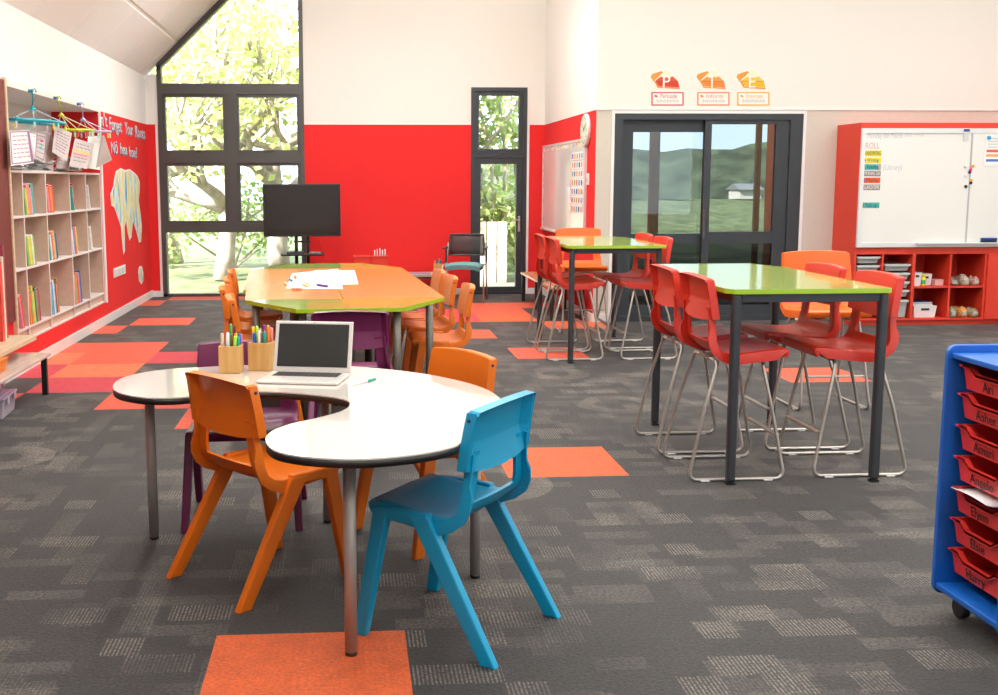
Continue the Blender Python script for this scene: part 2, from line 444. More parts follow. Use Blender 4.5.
for (x0, x1, z0, z1) in ((WX0+.055, -1.51, .92, 1.675), (-1.385, WX1-.055, .92, 1.675), (WX0+.055, -1.51, 1.80, 2.52), (-1.385, WX1-.055, 1.80, 2.52)):
    m = MB(); f = .035
    m.box(x0, x0+f, y0+.02, y1-.02, z0, z1); m.box(x1-f, x1, y0+.02, y1-.02, z0, z1)
    m.box(x0+f, x1-f, y0+.02, y1-.02, z0, z0+f); m.box(x0+f, x1-f, y0+.02, y1-.02, z1-f, z1)
    s = m.obj('sash', M_FRAME, w1)
    m = MB(); m.box(x0+f, x1-f, YB+.05, YB+.056, z0+f, z1-f); m.obj('pane', M_GLASS, s)
    m = MB(); xm = (x0+x1)/2; m.box(xm-.02, xm+.02, y0-.01, y0+.02, z0+.005, z0+.03); m.box(xm-.02, xm+.09, y0-.022, y0-.008, z0+.022, z0+.036, .004); m.obj('handle', M_FRAME, s)
m = MB(); m.box(WX0+.055, WX1-.055, YB+.05, YB+.056, .035, .81); m.obj('pane', M_GLASS, w1)
m = MB(); m.hull8([(WX0+.055, YB+.05, 2.65), (WX1-.055, YB+.05, 2.65), (WX1-.055, YB+.056, 2.65), (WX0+.055, YB+.056, 2.65)],
                  [(WX0+.055, YB+.05, zl-.04), (WX1-.055, YB+.05, zr-.12), (WX1-.055, YB+.056, zr-.12), (WX0+.055, YB+.056, zl-.04)]); m.obj('pane', M_GLASS, w1)

# ---- door_1: narrow glazed door with a fanlight above
d1 = bpy.data.objects.new('door_1', None); C.objects.link(d1); struct(d1)
m = MB()
m.box(DX0, DX0+.05, y0, y1, 0, DZ); m.box(DX1-.05, DX1, y0, y1, 0, DZ); m.box(DX0+.05, DX1-.05, y0, y1, DZ-.05, DZ)
m.box(DX0+.05, DX1-.05, y0, y1, 1.74, 1.80); m.box(DX0+.05, DX1-.05, y0, y1, 0, .03)
m.obj('door_frame', M_FRAME2, d1)
m = MB()
x0, x1 = DX0+.052, DX1-.052
m.box(x0, x0+.075, y0+.02, y1-.03, .032, 1.738); m.box(x1-.075, x1, y0+.02, y1-.03, .032, 1.738)
m.box(x0+.075, x1-.075, y0+.02, y1-.03, 1.66, 1.738); m.box(x0+.075, x1-.075, y0+.02, y1-.03, .032, .09)
lf = m.obj('door_leaf', M_FRAME2, d1)
m = MB(); m.box(x0+.075, x1-.075, YB+.05, YB+.056, .09, 1.66); m.obj('pane', M_GLASS, lf)
m = MB(); m.box(x1-.055, x1-.025, y0, y0+.03, .80, 1.0, .004); m.cyl((x1-.04, y0-.03, .95), (x1-.04, y0+.02, .95), .009); m.box(x1-.15, x1-.03, y0-.042, y0-.026, .94, .96, .004); m.obj('handle', M_STEEL, lf)
m = MB()
m.box(x0, x0+.05, y0+.02, y1-.03, 1.802, DZ-.052); m.box(x1-.05, x1, y0+.02, y1-.03, 1.802, DZ-.052); m.box(x0+.05, x1-.05, y0+.02, y1-.03, 1.802, 1.85); m.box(x0+.05, x1-.05, y0+.02, y1-.03, DZ-.10, DZ-.052)
lf = m.obj('fanlight', M_FRAME2, d1)
m = MB(); m.box(x0+.05, x1-.05, YB+.05, YB+.056, 1.85, DZ-.10); m.obj('pane', M_GLASS, lf)

# ---- door_2: wide sliding doors, two leaves
d2 = bpy.data.objects.new('door_2', None); C.objects.link(d2); struct(d2)
m = MB(); y0 = YD-.004; y1 = YD+.16
m.box(SX0, SX0+.09, y0, y1, 0, SZ); m.box(SX1-.13, SX1, y0, y1, 0, SZ); m.box(SX0+.09, SX1-.13, y0, y1, SZ-.06, SZ); m.box(SX0+.09, SX1-.13, y0, y1, 0, .05)
m.obj('door_frame', M_FRAME2, d2)
def leaf(x0, x1, yy, panes, zt, zm):
    m = MB(); a = yy; c = yy+.05
    xs_ = sorted({x for p in panes for x in p}); 
    prev = x0
    for (p, q) in panes:
        m.box(prev, p, a, c, .05, zt); prev = q
    m.box(prev, x1, a, c, .05, zt)
    for (p, q) in panes:
        m.box(p, q, a, c, zm[3], zt); m.box(p, q, a, c, zm[1], zm[2]); m.box(p, q, a, c, .05, zm[0])
    l = m.obj('sliding_leaf', M_FRAME2, d2)
    for (p, q) in panes:
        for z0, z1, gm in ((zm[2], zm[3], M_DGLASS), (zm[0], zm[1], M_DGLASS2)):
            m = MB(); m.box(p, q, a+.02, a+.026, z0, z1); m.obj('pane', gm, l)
    return l
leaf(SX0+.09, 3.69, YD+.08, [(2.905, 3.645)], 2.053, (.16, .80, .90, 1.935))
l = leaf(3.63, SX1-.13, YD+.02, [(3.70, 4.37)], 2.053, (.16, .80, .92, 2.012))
m = MB(); m.box(3.625, 3.65, YD-.01, YD+.02, .85, 1.15, .004); m.obj('handle', M_FRAME, d2)

# ---- outdoors
M_LAWN = mat('lawn grass', (.12, .14, .06), .9, noise=.4, nscale=3)
M_HILL = mat('hillside bush', (.06, .075, .04), .95, noise=.6, nscale=1.2)
m = MB(); m.box(-40, 60, 14.3, 90, -.25, -.12); m.box(2.8, 60, 11.3, 14.3, -.25, -.121)
o = m.obj('lawn', M_LAWN); o['kind'] = 'structure'
M_DECK = wood('weathered deck', (.5, .42, .33), (.66, .58, .47), 'X', .7, 4)
m = MB()
for k in range(14): m.box(.2, 4.5, 14.2+.145*k, 14.2+.145*k+.138, -.11, -.06)
tag(m.obj('timber_deck', M_DECK), 'weathered timber deck outside the narrow glass door', 'deck')
def ridge(name, y, x0, x1, h, amp, seed, label):
    rnd = random.Random(seed); m = MB(); n = 60; F = []; B = []
    ph = [rnd.uniform(0, 6) for _ in range(4)]
    for j in range(7):
        t = j/6; row = []; rb = []
        for i in range(n+1):
            x = x0+(x1-x0)*i/n
            hh = h+amp*(math.sin(x*.35+ph[0])+.6*math.sin(x*.9+ph[1])+.35*math.sin(x*2.1+ph[2])+.25*math.sin(x*4.7+ph[3]))
            row.append((x, y+math.sin(t*PI/2)*5+.3*math.sin(x*3+j), -.2+hh*math.sin(t*PI/2)))
            rb.append((x, y+7, -.2+.9*hh*t))
        F.append(row); B.append(rb)
    m.slab(F, B); return tag(m.obj(name, M_HILL), label, 'hill')
ridge('bush_covered_hill', 42, 2, 60, 3.0, .22, 3, 'dark green bush covered hill far beyond the sliding doors')
m0 = M_HILL; M_HILL = M_LAWN
ridge('grassy_bank', 33, 2, 50, 1.0, .02, 9, 'low grassy bank in front of the bush covered hill')
M_HILL = m0
# small pale house on the slope
h = thing('house', 'small pale house far off on the green slope', 'house', (14.1, 39.2, 0.70))
m = MB(); m.box(-.5, .6, -.8, .8, 0, .5); m.obj('walls', mat('pale weatherboard', (.62, .55, .5), .8), h)
m = MB(); m.hull8([(-.6, -1, .5001), (.7, -1, .5001), (.7, 1, .5001), (-.6, 1, .5001)], [(-.6, -.05, .8), (.7, -.05, .8), (.7, .05, .8), (-.6, .05, .8)]); m.obj('roof', mat('grey roof iron', (.2, .2, .2), .6), h); h.scale = (.7, .7, .7); h.location.z = .80; h.location.y = 38.6
# timber posts and orange screen wall outside the sliding doors
M_POST = wood('brown timber post', (.50, .26, .08), (.62, .36, .13), 'Z', .6, 3)
m = MB(); m.box(3.47, 3.57, 12.5, 12.6, -.12, 3.2); tag(m.obj('timber_post', M_POST), 'brown timber post seen through the left sliding door pane', 'post')
m = MB(); m.box(4.85, 4.91, 12.9, 12.96, -.12, 3.2); tag(m.obj('timber_post', M_POST), 'brown timber post beside the orange screen wall outside', 'post')
m = MB(); m.box(5.22, 5.35, 12.3, 13.56, -.12, 3.3, .01); tag(m.obj('screen_wall', mat('orange exterior panel', (.85, .17, .03), .6, noise=.1, nscale=4)), 'orange exterior screen wall seen through right sliding pane', 'screen wall')
# ---- trees
def leaves_obj(name, blobs, n, size, m_, parent, seed):
    rnd = random.Random(seed); V = []; Fc = []
    tot = sum(b[3]**2 for b in blobs)
    for (bx, by, bz, br) in blobs:
        for _ in range(int(n*br*br/tot)):
            d = Vector((rnd.gauss(0, 1), rnd.gauss(0, 1), rnd.gauss(0, 1))).normalized()*br*(rnd.random()**.45)
            c = Vector((bx, by, bz))+d
            u = Vector((rnd.gauss(0, 1), rnd.gauss(0, 1), rnd.gauss(0, .6))).normalized(); w = u.orthogonal().normalized()
            w = (w*math.cos(rnd.random()*6)+u.cross(w)*math.sin(rnd.random()*6)).normalized()
            s = size*rnd.uniform(.6, 1.3); k = len(V)
            V += [c-u*s*.6, c+w*s*.38-u*s*.05, c+u*s*.6, c-w*s*.38-u*s*.05]
            Fc.append((k, k+1, k+2, k+3))
    me = bpy.data.meshes.new(name); me.from_pydata([tuple(v) for v in V], [], Fc); me.materials.append(m_)
    o = bpy.data.objects.new(name, me); C.objects.link(o); o.parent = parent
    return o
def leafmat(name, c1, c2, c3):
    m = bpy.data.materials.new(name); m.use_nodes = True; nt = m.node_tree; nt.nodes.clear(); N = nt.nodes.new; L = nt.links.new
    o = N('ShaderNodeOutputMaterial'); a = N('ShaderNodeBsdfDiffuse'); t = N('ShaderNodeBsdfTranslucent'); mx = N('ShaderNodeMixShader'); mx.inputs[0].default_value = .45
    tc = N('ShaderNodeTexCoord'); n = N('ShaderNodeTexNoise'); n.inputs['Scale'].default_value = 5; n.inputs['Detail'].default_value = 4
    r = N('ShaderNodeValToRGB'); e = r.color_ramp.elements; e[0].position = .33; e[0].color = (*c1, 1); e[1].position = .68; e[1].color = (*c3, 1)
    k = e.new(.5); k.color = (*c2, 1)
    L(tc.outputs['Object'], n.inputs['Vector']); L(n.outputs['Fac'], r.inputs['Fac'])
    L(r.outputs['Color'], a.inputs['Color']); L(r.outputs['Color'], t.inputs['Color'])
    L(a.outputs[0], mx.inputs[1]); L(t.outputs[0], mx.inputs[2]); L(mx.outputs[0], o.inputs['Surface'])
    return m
M_LEAF1 = leafmat('glow paled leaves', (.34, .42, .12), (.58, .62, .28), (.76, .68, .30))  # leaf tones paled to put the overexposed outdoor glow into the colour
M_LEAF2 = leafmat('green leaves', (.20, .32, .10), (.40, .50, .20), (.62, .62, .32))
M_BARK = mat('pale grey bark', (.36, .31, .26), .9, noise=.3, nscale=5)
def branchy(mb, p, d, L, r, depth, rnd, ends):
    pts = [Vector(p)]; q = Vector(p); dd = Vector(d).normalized(); n = 5
    for k in range(n):
        dd = (dd+Vector((rnd.uniform(-.25, .25), rnd.uniform(-.2, .2), rnd.uniform(-.08, .15)))).normalized()
        q = q+dd*L/n; pts.append(q.copy())
    mb.tube(pts, r, 7, radii=[r*(1-.5*k/n) for k in range(n+1)])
    ends.append(q.copy())
    if depth > 0:
        for k in range(3):
            t = rnd.randint(2, n); nd = (dd+Vector((rnd.uniform(-1, 1), rnd.uniform(-.7, .7), rnd.uniform(-.15, .6)))).normalized()
            branchy(mb, pts[t], nd, L*.72, r*.52, depth-1, rnd, ends)
def tree(x, y, h, r, lean, seed, label, lm, nl, size=.14, spread=1.0):
    t = thing('tree', label, 'tree', (x, y, -.12), 0, None); rnd = random.Random(seed); m = MB(); ends = []
    branchy(m, (0, 0, 0), lean, h*.42, r, 0, rnd, ends)
    top = ends[0]
    for k in range(5):
        a = 2*PI*k/5+rnd.random(); branchy(m, top*(rnd.uniform(.55, 1)), (math.cos(a)*spread, math.sin(a)*.8, rnd.uniform(.25, 1.1)), h*.38, r*.62, 2, rnd, ends)
    m.obj('trunk', M_BARK, t)
    bl = [(e.x, e.y, e.z, rnd.uniform(.45, .8)) for e in ends[1:]]
    bl += [(rnd.uniform(-1.5, 1.5), rnd.uniform(-1, 1.5), rnd.uniform(h*.55, h*1.25), .8) for _ in range(9)]
    leaves_obj('foliage', bl, nl, size, lm, t, seed); return t
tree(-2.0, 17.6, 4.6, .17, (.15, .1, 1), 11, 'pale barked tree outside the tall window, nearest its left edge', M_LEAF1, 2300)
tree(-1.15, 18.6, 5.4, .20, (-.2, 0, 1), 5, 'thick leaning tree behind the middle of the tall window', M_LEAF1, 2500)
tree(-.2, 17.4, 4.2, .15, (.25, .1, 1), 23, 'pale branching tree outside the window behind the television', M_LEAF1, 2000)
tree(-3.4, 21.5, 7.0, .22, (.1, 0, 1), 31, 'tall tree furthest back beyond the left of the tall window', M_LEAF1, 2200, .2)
def bush(x, y, w, h, seed, label, lm, nl, size=.1):
    t = thing('bush', label, 'bush', (x, y, -.12)); rnd = random.Random(seed)
    m = MB()
    for k in range(6): m.tube([(0, 0, 0), (rnd.uniform(-.3, .3)*w, rnd.uniform(-.2, .2), h*.4), (rnd.uniform(-.6, .6)*w, rnd.uniform(-.3, .3), h*.8)], .025, 6)
    m.obj('stem', M_BARK, t)
    leaves_obj('foliage', [(rnd.uniform(-w/2, w/2), rnd.uniform(-.4, .4), rnd.uniform(.25, h), rnd.uniform(.3, .5)) for _ in range(int(10*w*h/3)+4)], nl, size, lm, t, seed); return t
bush(-2.1, 20.3, 3.2, 1.6, 2, 'low green undergrowth below the trees outside the tall window', M_LEAF2, 2200)
bush(2.35, 17.3, 1.6, 4.6, 8, 'tall leafy hedge shrub outside the narrow glass door', M_LEAF2, 4000, .12)
bush(3.0, 19.4, 3.4, 5.6, 9, 'higher hedge behind the shrub outside the narrow door', M_LEAF2, 2600, .16)
ft = thing('fence', 'pale timber paling fence outside the narrow glass door', 'fence', (1.0, 16.7, -.12))
for k in range(9):
    m = MB(); m.box(.16*k, .16*k+.14, -.01, .015, 0, .95 if k > 5 else 1.35, .003); m.obj('paling', M_DECK, ft)
m = MB(); m.box(0, 1.44, .015, .055, .25, .33); m.box(0, 1.44, .015, .055, .75, .83); m.obj('rail', M_DECK, ft)
# ================================================================== chairs
PROF = [(.215, .392), (.228, .410), (.229, .427), (.215, .438), (.165, .4375), (.11, .431), (.055, .425), (0, .421), (-.045, .421), (-.078, .428), (-.100, .445),
        (-.109, .468), (-.112, .50), (-.114, .535), (-.116, .565), (-.119, .60), (-.122, .63)]
def shell(kx, ky, kz, dz):
    """seat with the two uprights, one continuous moulding (hole = hand slot)"""
    cols = [(-1, .052), (-1, .026), (-.985, .006), (-.94, 0), (-.84, 0), (-.67, 0), (-.40, 0), (-.2, 0), (0, 0)]
    cols = cols+[(-a, d) for a, d in cols[-2::-1]]
    P = [Vector((0, y, z)) for y, z in PROF]; n = len(P); F = []; B = []
    for i in range(n):
        t = (P[min(i+1, n-1)]-P[max(i-1, 0)]).normalized()      # front lip -> up the back
        nin = Vector((0, t.z, -t.y))
        if nin.z < -.2 and i > 3: nin = -nin
        z = P[i].z
        w = (.190+.022*max(0, min(1, (.03-P[i].y)/.06))) if z < .46 else .212-.026*min(1, (z-.46)/.12)
        dish = .010 if (3 < i < 10) else 0
        k = 1.0 if 3 < i < 9 else ((.85 if i < 13 else .6) if i >= 9 else .35)
        rf = []; rb = []
        for a, d in cols:
            q = P[i]-nin*(d*k)-Vector((0, 0, dish*(1-a*a)))
            if i >= 9: q = q+Vector((0, -.018*(1-abs(a)**2), 0))*min(1, (i-8)/4)
            x = a*w
            f = Vector((x, q.y, q.z)); th = .011
            if d > .005: b = Vector((x*(1-th/w), q.y, q.z))
            else: b = f-nin*th
            rf.append((f.x*kx, f.y*ky, f.z*kz+dz)); rb.append((b.x*kx, b.y*ky, b.z*kz+dz))
        F.append(rf); B.append(rb)
    nj = len(cols)
    m = MB()
    m.slab(F, B, mask=lambda i, j: not (i >= 11 and 5 <= j < nj-6))
    return m
def back(kx, ky, kz, dz):
    """backrest panel: smooth in front, rimmed and recessed behind with a sloping lower facet"""
    us = [-1, -.985, -.93, -.80, -.5, 0, .5, .80, .93, .985, 1]; vs = [0, .03, .12, .40, .46, .7, .92, .975, 1]
    F = []; B = []
    for v in vs:
        z = .578+.183*v; y = -.106-.020*v-.010*v*v
        w = .211-.010*v
        rf = []; rb = []
        for u in us:
            cz = z+(.012*(1-u*u) if v > .9 else 0)-(.016*(1-u*u) if v < .1 else 0)-(.010 if v == 1 and abs(u) > .97 else 0)
            cy = y-.020*(1-u*u)-(.004 if v == 1 or abs(u) == 1 else 0)
            f = (u*w, cy, cz)
            edge = abs(u) > .9 or v > .95
            dep = .033 if edge else .004
            if not edge:
                if v < .41: dep = .032-.026*(v/.40)
                elif v < .43: dep = .006
            if abs(u) == 1: dep = .032
            b = (u*w*(1.0 if abs(u) == 1 else .99), cy-dep, cz-(.004 if v == 1 else 0))
            rf.append((f[0]*kx, f[1]*ky, f[2]*kz+dz)); rb.append((b[0]*kx, b[1]*ky, b[2]*kz+dz))
        F.append(rf); B.append(rb)
    m = MB(); m.slab(F, B); return m
def set_smooth(o, ang=40):
    for p in o.data.polygons: p.use_smooth = True
    try:
        o.data.set_sharp_from_angle(angle=R(ang))
    except Exception: pass
    return o
def plugs(t, kx, ky, kz, dz):
    for s in (-1, 1):
        m = MB(); x = s*.2015*kx; m.cyl((x-s*.004, -.146*ky, .733*kz+dz), (x+s*.0035, -.146*ky, .733*kz+dz), .0058, n=12); m.obj('screw_plug', M_PLUG, t)
def bar(p0, p1, a0, b0, a1, b1, bev=.006):
    """tapered bar p0->p1, half sizes a (along y) and b (along x)"""
    lo = [(p0[0]-b0, p0[1]-a0, p0[2]), (p0[0]+b0, p0[1]-a0, p0[2]), (p0[0]+b0, p0[1]+a0, p0[2]), (p0[0]-b0, p0[1]+a0, p0[2])]
    hi = [(p1[0]-b1, p1[1]-a1, p1[2]), (p1[0]+b1, p1[1]-a1, p1[2]), (p1[0]+b1, p1[1]+a1, p1[2]), (p1[0]-b1, p1[1]+a1, p1[2])]
    return MB().hull8(lo, hi, bev)
def low_chair(name, label, m_, group=None):
    t = thing(name, label, 'chair', group=group)
    set_smooth(shell(1, 1, 1, 0).obj('seat', m_, t), 50)
    set_smooth(back(1, 1, 1, 0).obj('backrest', m_, t), 14)
    plugs(t, 1, 1, 1, 0)
    for s in (-1, 1):
        bar((s*.224, .232, 0), (s*.203, .160, .42), .022, .015, .028, .017).obj('leg', m_, t)
        bar((s*.224, -.232, 0), (s*.204, .022, .42), .026, .015, .036, .017).obj('leg', m_, t)
        m = MB(); m.box(s*.203-.0165, s*.203+.0165, -.012, .188, .388, .430, .008); m.obj('side_rail', m_, t)
    m = MB(); m.box(-.19, .19, .05, .14, .385, .408, .008); m.obj('under_seat_brace', m_, t)
    return t
def stool(name, label, m_, group=None):
    kx, ky, kz, dz = 1.09, 1.06, 1.04, .185
    t = thing(name, label, 'stool', group=group)
    set_smooth(shell(kx, ky, kz, dz).obj('seat', m_, t), 50)
    set_smooth(back(kx, ky, kz, dz).obj('backrest', m_, t), 14)
    zt = .572
    for s in (-1, 1):
        pts = [(s*.10, .13, zt), (s*.165, .125, zt), (s*.178, .122, zt-.02)]
        def arc(c, a0, a1, r, x):
            return [(x, c[0]+r*math.cos(a0+(a1-a0)*k/6), c[1]+r*math.sin(a0+(a1-a0)*k/6)) for k in range(7)]
        pts += [(s*.20, .165, .35), (s*.218, .222, .06)]+arc((.19, .043), R(10), R(-90), .034, s*.221)
        pts += [(s*.222, 0, .009)]+arc((-.20, .043), R(-90), R(-190), .034, s*.221)
        pts += [(s*.20, -.165, .35), (s*.178, -.105, zt-.02), (s*.165, -.10, zt), (s*.10, -.095, zt)]
        m = MB(); m.tube(pts, .0085, 8); m.obj('sled_frame', M_CHROME, t)
        for y in (.15, -.16):
            m = MB(); m.box(s*.222-.012, s*.222+.012, y-.022, y+.022, 0, .0075, .003); m.obj('foot_pad', M_WPLA, t)
    m = MB(); m.box(-.19, .19, .185, .213, .212, .224, .004); m.obj('footrest', M_CHROME, t)
    m = MB(); m.tube([(-.12, .13, zt), (.12, .13, zt)], .0085, 8); m.tube([(-.12, -.095, zt), (.12, -.095, zt)], .0085, 8); m.box(-.05, .05, -.12, .15, zt+.006, zt+.014); m.obj('seat_bracket', M_CHROME, t)
    return t
# --- four chairs round the white table
G = 'moulded plastic chairs'
ch_o = low_chair('plastic_chair', 'orange plastic chair with its back to us at the left of the white table', M_PO, 'orange plastic chairs')
place(ch_o, (-.332, 3.886, 0), (0, 0, R(-50.6)))
ch_b = low_chair('plastic_chair', 'turquoise blue plastic chair at the front right of the white table', M_PB)
place(ch_b, (.347, 3.402, 0), (0, 0, R(54.7)))
o2 = dup(ch_o, (.335, 4.355, 0), R(121), 'orange plastic chair facing us across the right end of the white table'); o2.scale = (1, 1, .97)
ch_p = low_chair('plastic_chair', 'purple plastic chair behind the pencil pots on the white table', M_PP, 'purple plastic chairs')
place(ch_p, (-.452, 4.665, 0), (0, 0, R(180)))
dup(ch_p, (.01, 5.84, 0), R(-2), 'purple plastic chair with its back to the laptop at the orange topped table')
ch_p.scale = (1.05, 1, .96)
# --- chairs round the orange topped table
nm = ['nearest', 'second', 'third', 'furthest']
for k, (x, y) in enumerate(((.625, 7.12), (.57, 7.79), (.535, 8.31))):
    dup(ch_o, (x, y, 0), R(90+4+(-3, 2, 0)[k]), '%s of three orange chairs along the right side of the orange topped table' % nm[k if k < 2 else 3])
for k, (x, y) in enumerate(((-.545, 6.56), (-.65, 7.16), (-.705, 7.83), (-.745, 8.50))):
    dup(ch_o, (x, y, 0), R(-86+(2, -3, 1, 0)[k]), '%s of four orange chairs along the left side of the orange topped table' % nm[k])
# --- stools
st_r = stool('high_stool', 'red stool nearest us on the left of the nearer lime table', M_PR, 'red high stools')
place(st_r, (1.86, 5.26, 0), (0, 0, R(-90)))
for x, y, a, l in ((1.855, 5.80, -90, 'second red stool on the left of the nearer lime table, behind the nearest'),
                   (2.475, 5.29, 90, 'red stool nearest us on the right of the nearer lime table'),
                   (2.445, 5.84, 90, 'red stool on the right of the nearer lime table, before the orange stool'),
                   (1.82, 8.88, -90, 'nearer red stool on the left of the far lime table'),
                   (1.82, 9.43, -90, 'further red stool on the left of the far lime table'),
                   (2.42, 8.88, 90, 'nearer red stool on the right of the far lime table'),
                   (2.42, 9.46, 90, 'further red stool on the right of the far lime table')):
    dup(st_r, (x, y, 0), R(a), l)
st_o = stool('high_stool', 'orange stool at the far end of the nearer lime table', M_PO2, 'orange high stools')
place(st_o, (3.035, 6.80, 0), (0, 0, R(180)))
dup(st_o, (2.245, 10.48, 0), R(180), 'orange stool at the far end of the far lime table')
# ================================================================== tables
# --- white kidney table
KID = [(-.915, 4.27), (-.905, 4.39), (-.85, 4.50), (-.76, 4.575), (-.658, 4.609), (-.452, 4.655), (-.214, 4.65), (.009, 4.59), (.225, 4.455), (.39, 4.276), (.505, 4.05), (.54, 3.82), (.515, 3.62),
       (.44, 3.43), (.365, 3.28), (.333, 3.205), (.308, 3.148), (.235, 3.085), (.128, 3.035), (.003, 3.015), (-.137, 3.057), (-.223, 3.138), (-.258, 3.273), (-.245, 3.39), (-.189, 3.49), (-.107, 3.575),
       (-.035, 3.665), (-.004, 3.76), (-.012, 3.86), (-.088, 3.945), (-.216, 4.02), (-.348, 4.055), (-.47, 4.02), (-.575, 3.975), (-.66, 3.952), (-.75, 3.97), (-.844, 4.05), (-.895, 4.15)]
def smooth_poly(P, k=4):
    out = []; n = len(P)
    for i in range(n):
        p0, p1, p2, p3 = [Vector(P[(i+d) % n]) for d in (-1, 0, 1, 2)]
        for s in range(k):
            t = s/k
            out.append(tuple(.5*((2*p1)+(-p0+p2)*t+(2*p0-5*p1+4*p2-p3)*t*t+(-p0+3*p1-3*p2+p3)*t**3)))
    return out
kp = smooth_poly(KID)
kp = kp[::-1] if sum(kp[i-1][0]*kp[i][1]-kp[i][0]*kp[i-1][1] for i in range(len(kp))) < 0 else kp
KZ = .66
kt = thing('kidney_table', 'white kidney shaped table with black edge holding the open laptop', 'table', (-.1, 3.9, 0))
lp = [(x+.1, y-3.9) for x, y in kp]
m = MB(); m.prism(lp, KZ-.004, KZ); m.obj('tabletop', M_WTOP, kt)
m = MB(); m.prism(lp, KZ-.027, KZ-.0041, smooth=True); m.obj('edge_band', M_BLACK, kt)
for x, y in ((-.005, 3.20), (-.80, 4.36), (.449, 3.834), (-.10, 4.53)):
    m = MB(); m.cyl((x+.1, y-3.9, 0.012), (x+.1, y-3.9, KZ-.0275), .0195, n=18); l = m.obj('leg', M_STEEL, kt)
    m = MB(); m.cyl((x+.1, y-3.9, 0), (x+.1, y-3.9, .0118), .0185, n=18); m.obj('foot_glide', M_BLACK, l)
# --- tall lime tables
def tall_table(label, x0, x1, y0, y1, lx0, lx1, ly0, ly1, cham):
    t = thing('tall_table', label, 'table', ((x0+x1)/2, (y0+y1)/2, 0), 0, 'tall lime topped tables')
    cx, cy = (x0+x1)/2, (y0+y1)/2; Z = .937
    P = [(x0+.03, y0), (x1-.012, y0), (x1, y0+.012), (x1, y1-cham[1]), (x1-cham[0], y1), (x0+cham[0], y1), (x0, y1-cham[1]), (x0, y0+.055)]
    P = [(x-cx, y-cy) for x, y in P]
    m = MB(); m.prism(P, Z-.003, Z); m.obj('tabletop', M_LIMETOP, t)
    m = MB(); m.prism(P, Z-.023, Z-.0031); m.obj('edge_band', M_LIME, t)
    r = .022
    for x, y in ((lx0, ly0), (lx1, ly0), (lx0, ly1), (lx1, ly1)):
        m = MB(); m.box(x-cx-r, x-cx+r, y-cy-r, y-cy+r, .012, Z-.0235, .014, seg=3); l = m.obj('leg', M_CHAR, t)
        m = MB(); m.box(x-cx-r+.002, x-cx+r-.002, y-cy-r+.002, y-cy+r-.002, 0, .0118); m.obj('foot_glide', M_BLACK, l)
    for (ax, ay, bx, by) in ((lx0, ly0, lx1, ly0), (lx0, ly1, lx1, ly1), (lx0, ly0, lx0, ly1), (lx1, ly0, lx1, ly1)):
        m = MB()
        if ay == by: m.box(ax-cx+r, bx-cx-r, ay-cy-.012, ay-cy+.012, Z-.065, Z-.024, .003)
        else: m.box(ax-cx-.012, ax-cx+.012, ay-cy+r, by-cy-r, Z-.065, Z-.024, .003)
        m.obj('apron_rail', M_CHAR, t)
    return t
tall_table('nearer tall lime green table with charcoal legs, nearest the blue trolley', 1.755, 2.54, 4.955, 6.55, 1.805, 2.51, 4.985, 6.28, (.10, .30))
tall_table('farther tall lime green table with charcoal legs, nearest the sliding doors', 1.71, 2.495, 8.48, 10.05, 1.755, 2.45, 8.535, 9.97, (.10, .30))
# --- cluster of orange and lime tables (octagon), turned about 4 degrees
OZ = .70; OC = (-.115, 8.2); OA = R(3.6)
def oct_table(name, label, poly, mtop, legs, group, edge=None):
    cx = sum(p[0] for p in poly)/len(poly); cy = sum(p[1] for p in poly)/len(poly)
    wx = OC[0]+cx*math.cos(OA)-cy*math.sin(OA); wy = OC[1]+cx*math.sin(OA)+cy*math.cos(OA)
    t = thing(name, label, 'table', (wx, wy, 0), OA, group)
    P = [(x-cx, y-cy) for x, y in poly]
    m = MB(); m.prism(P, OZ-.003, OZ); m.obj('tabletop', mtop, t)
    m = MB(); m.prism(P, OZ-.025, OZ-.0031); m.obj('edge_band', M_LIME, t)
    for x, y in legs:
        m = MB(); m.cyl((x-cx, y-cy, .01), (x-cx, y-cy, OZ-.0255), .024, n=16); l = m.obj('leg', M_OLIVE, t)
        m = MB(); m.cyl((x-cx, y-cy, 0), (x-cx, y-cy, .0098), .022, n=16); m.obj('foot_glide', M_BLACK, l)
g = .0035
oct_table('trapezoid_table', 'lime trapezoid table at the near end of the orange topped cluster', [(-.31, -1.80), (.33, -1.80), (.65, -1.25), (-.62, -1.25)], M_LIMETOP, ((-.27, -1.74), (.29, -1.74), (-.55, -1.30), (.525, -1.45)), 'lime trapezoid tables')
oct_table('trapezoid_table', 'lime trapezoid table at the far end of the orange topped cluster', [(.33, 1.83), (-.33, 1.83), (-.65, 1.25), (.65, 1.25)], M_LIMETOP, ((-.29, 1.76), (.29, 1.76), (-.57, 1.34), (.57, 1.34)), 'lime trapezoid tables')
OG = 'orange topped tables pushed together'
oct_table('classroom_table', 'small orange topped table at left front of the cluster, before the pens', [(-.62, -1.25+g), (-g, -1.25+g), (-g, -.62-g), (-.63, -.62-g)], M_ORTOP, ((-.30, -1.19), (-.05, -1.19), (-.30, -.68), (-.05, -.68)), OG)
oct_table('classroom_table', 'small orange topped table at right front of the cluster', [(g, -1.25+g), (.65, -1.25+g), (.65, -.62-g), (g, -.62-g)], M_ORTOP, ((.28, -1.19), (.05, -1.19), (.28, -.68), (.05, -.68)), OG)
oct_table('classroom_table', 'middle orange topped table of the cluster under the drawing sheets', [(-.65, -.62), (.65, -.62), (.65, .31-g), (-.65, .31-g)], M_ORTOP, ((-.30, -.56), (.28, -.56), (-.30, .25), (.28, .25)), OG)
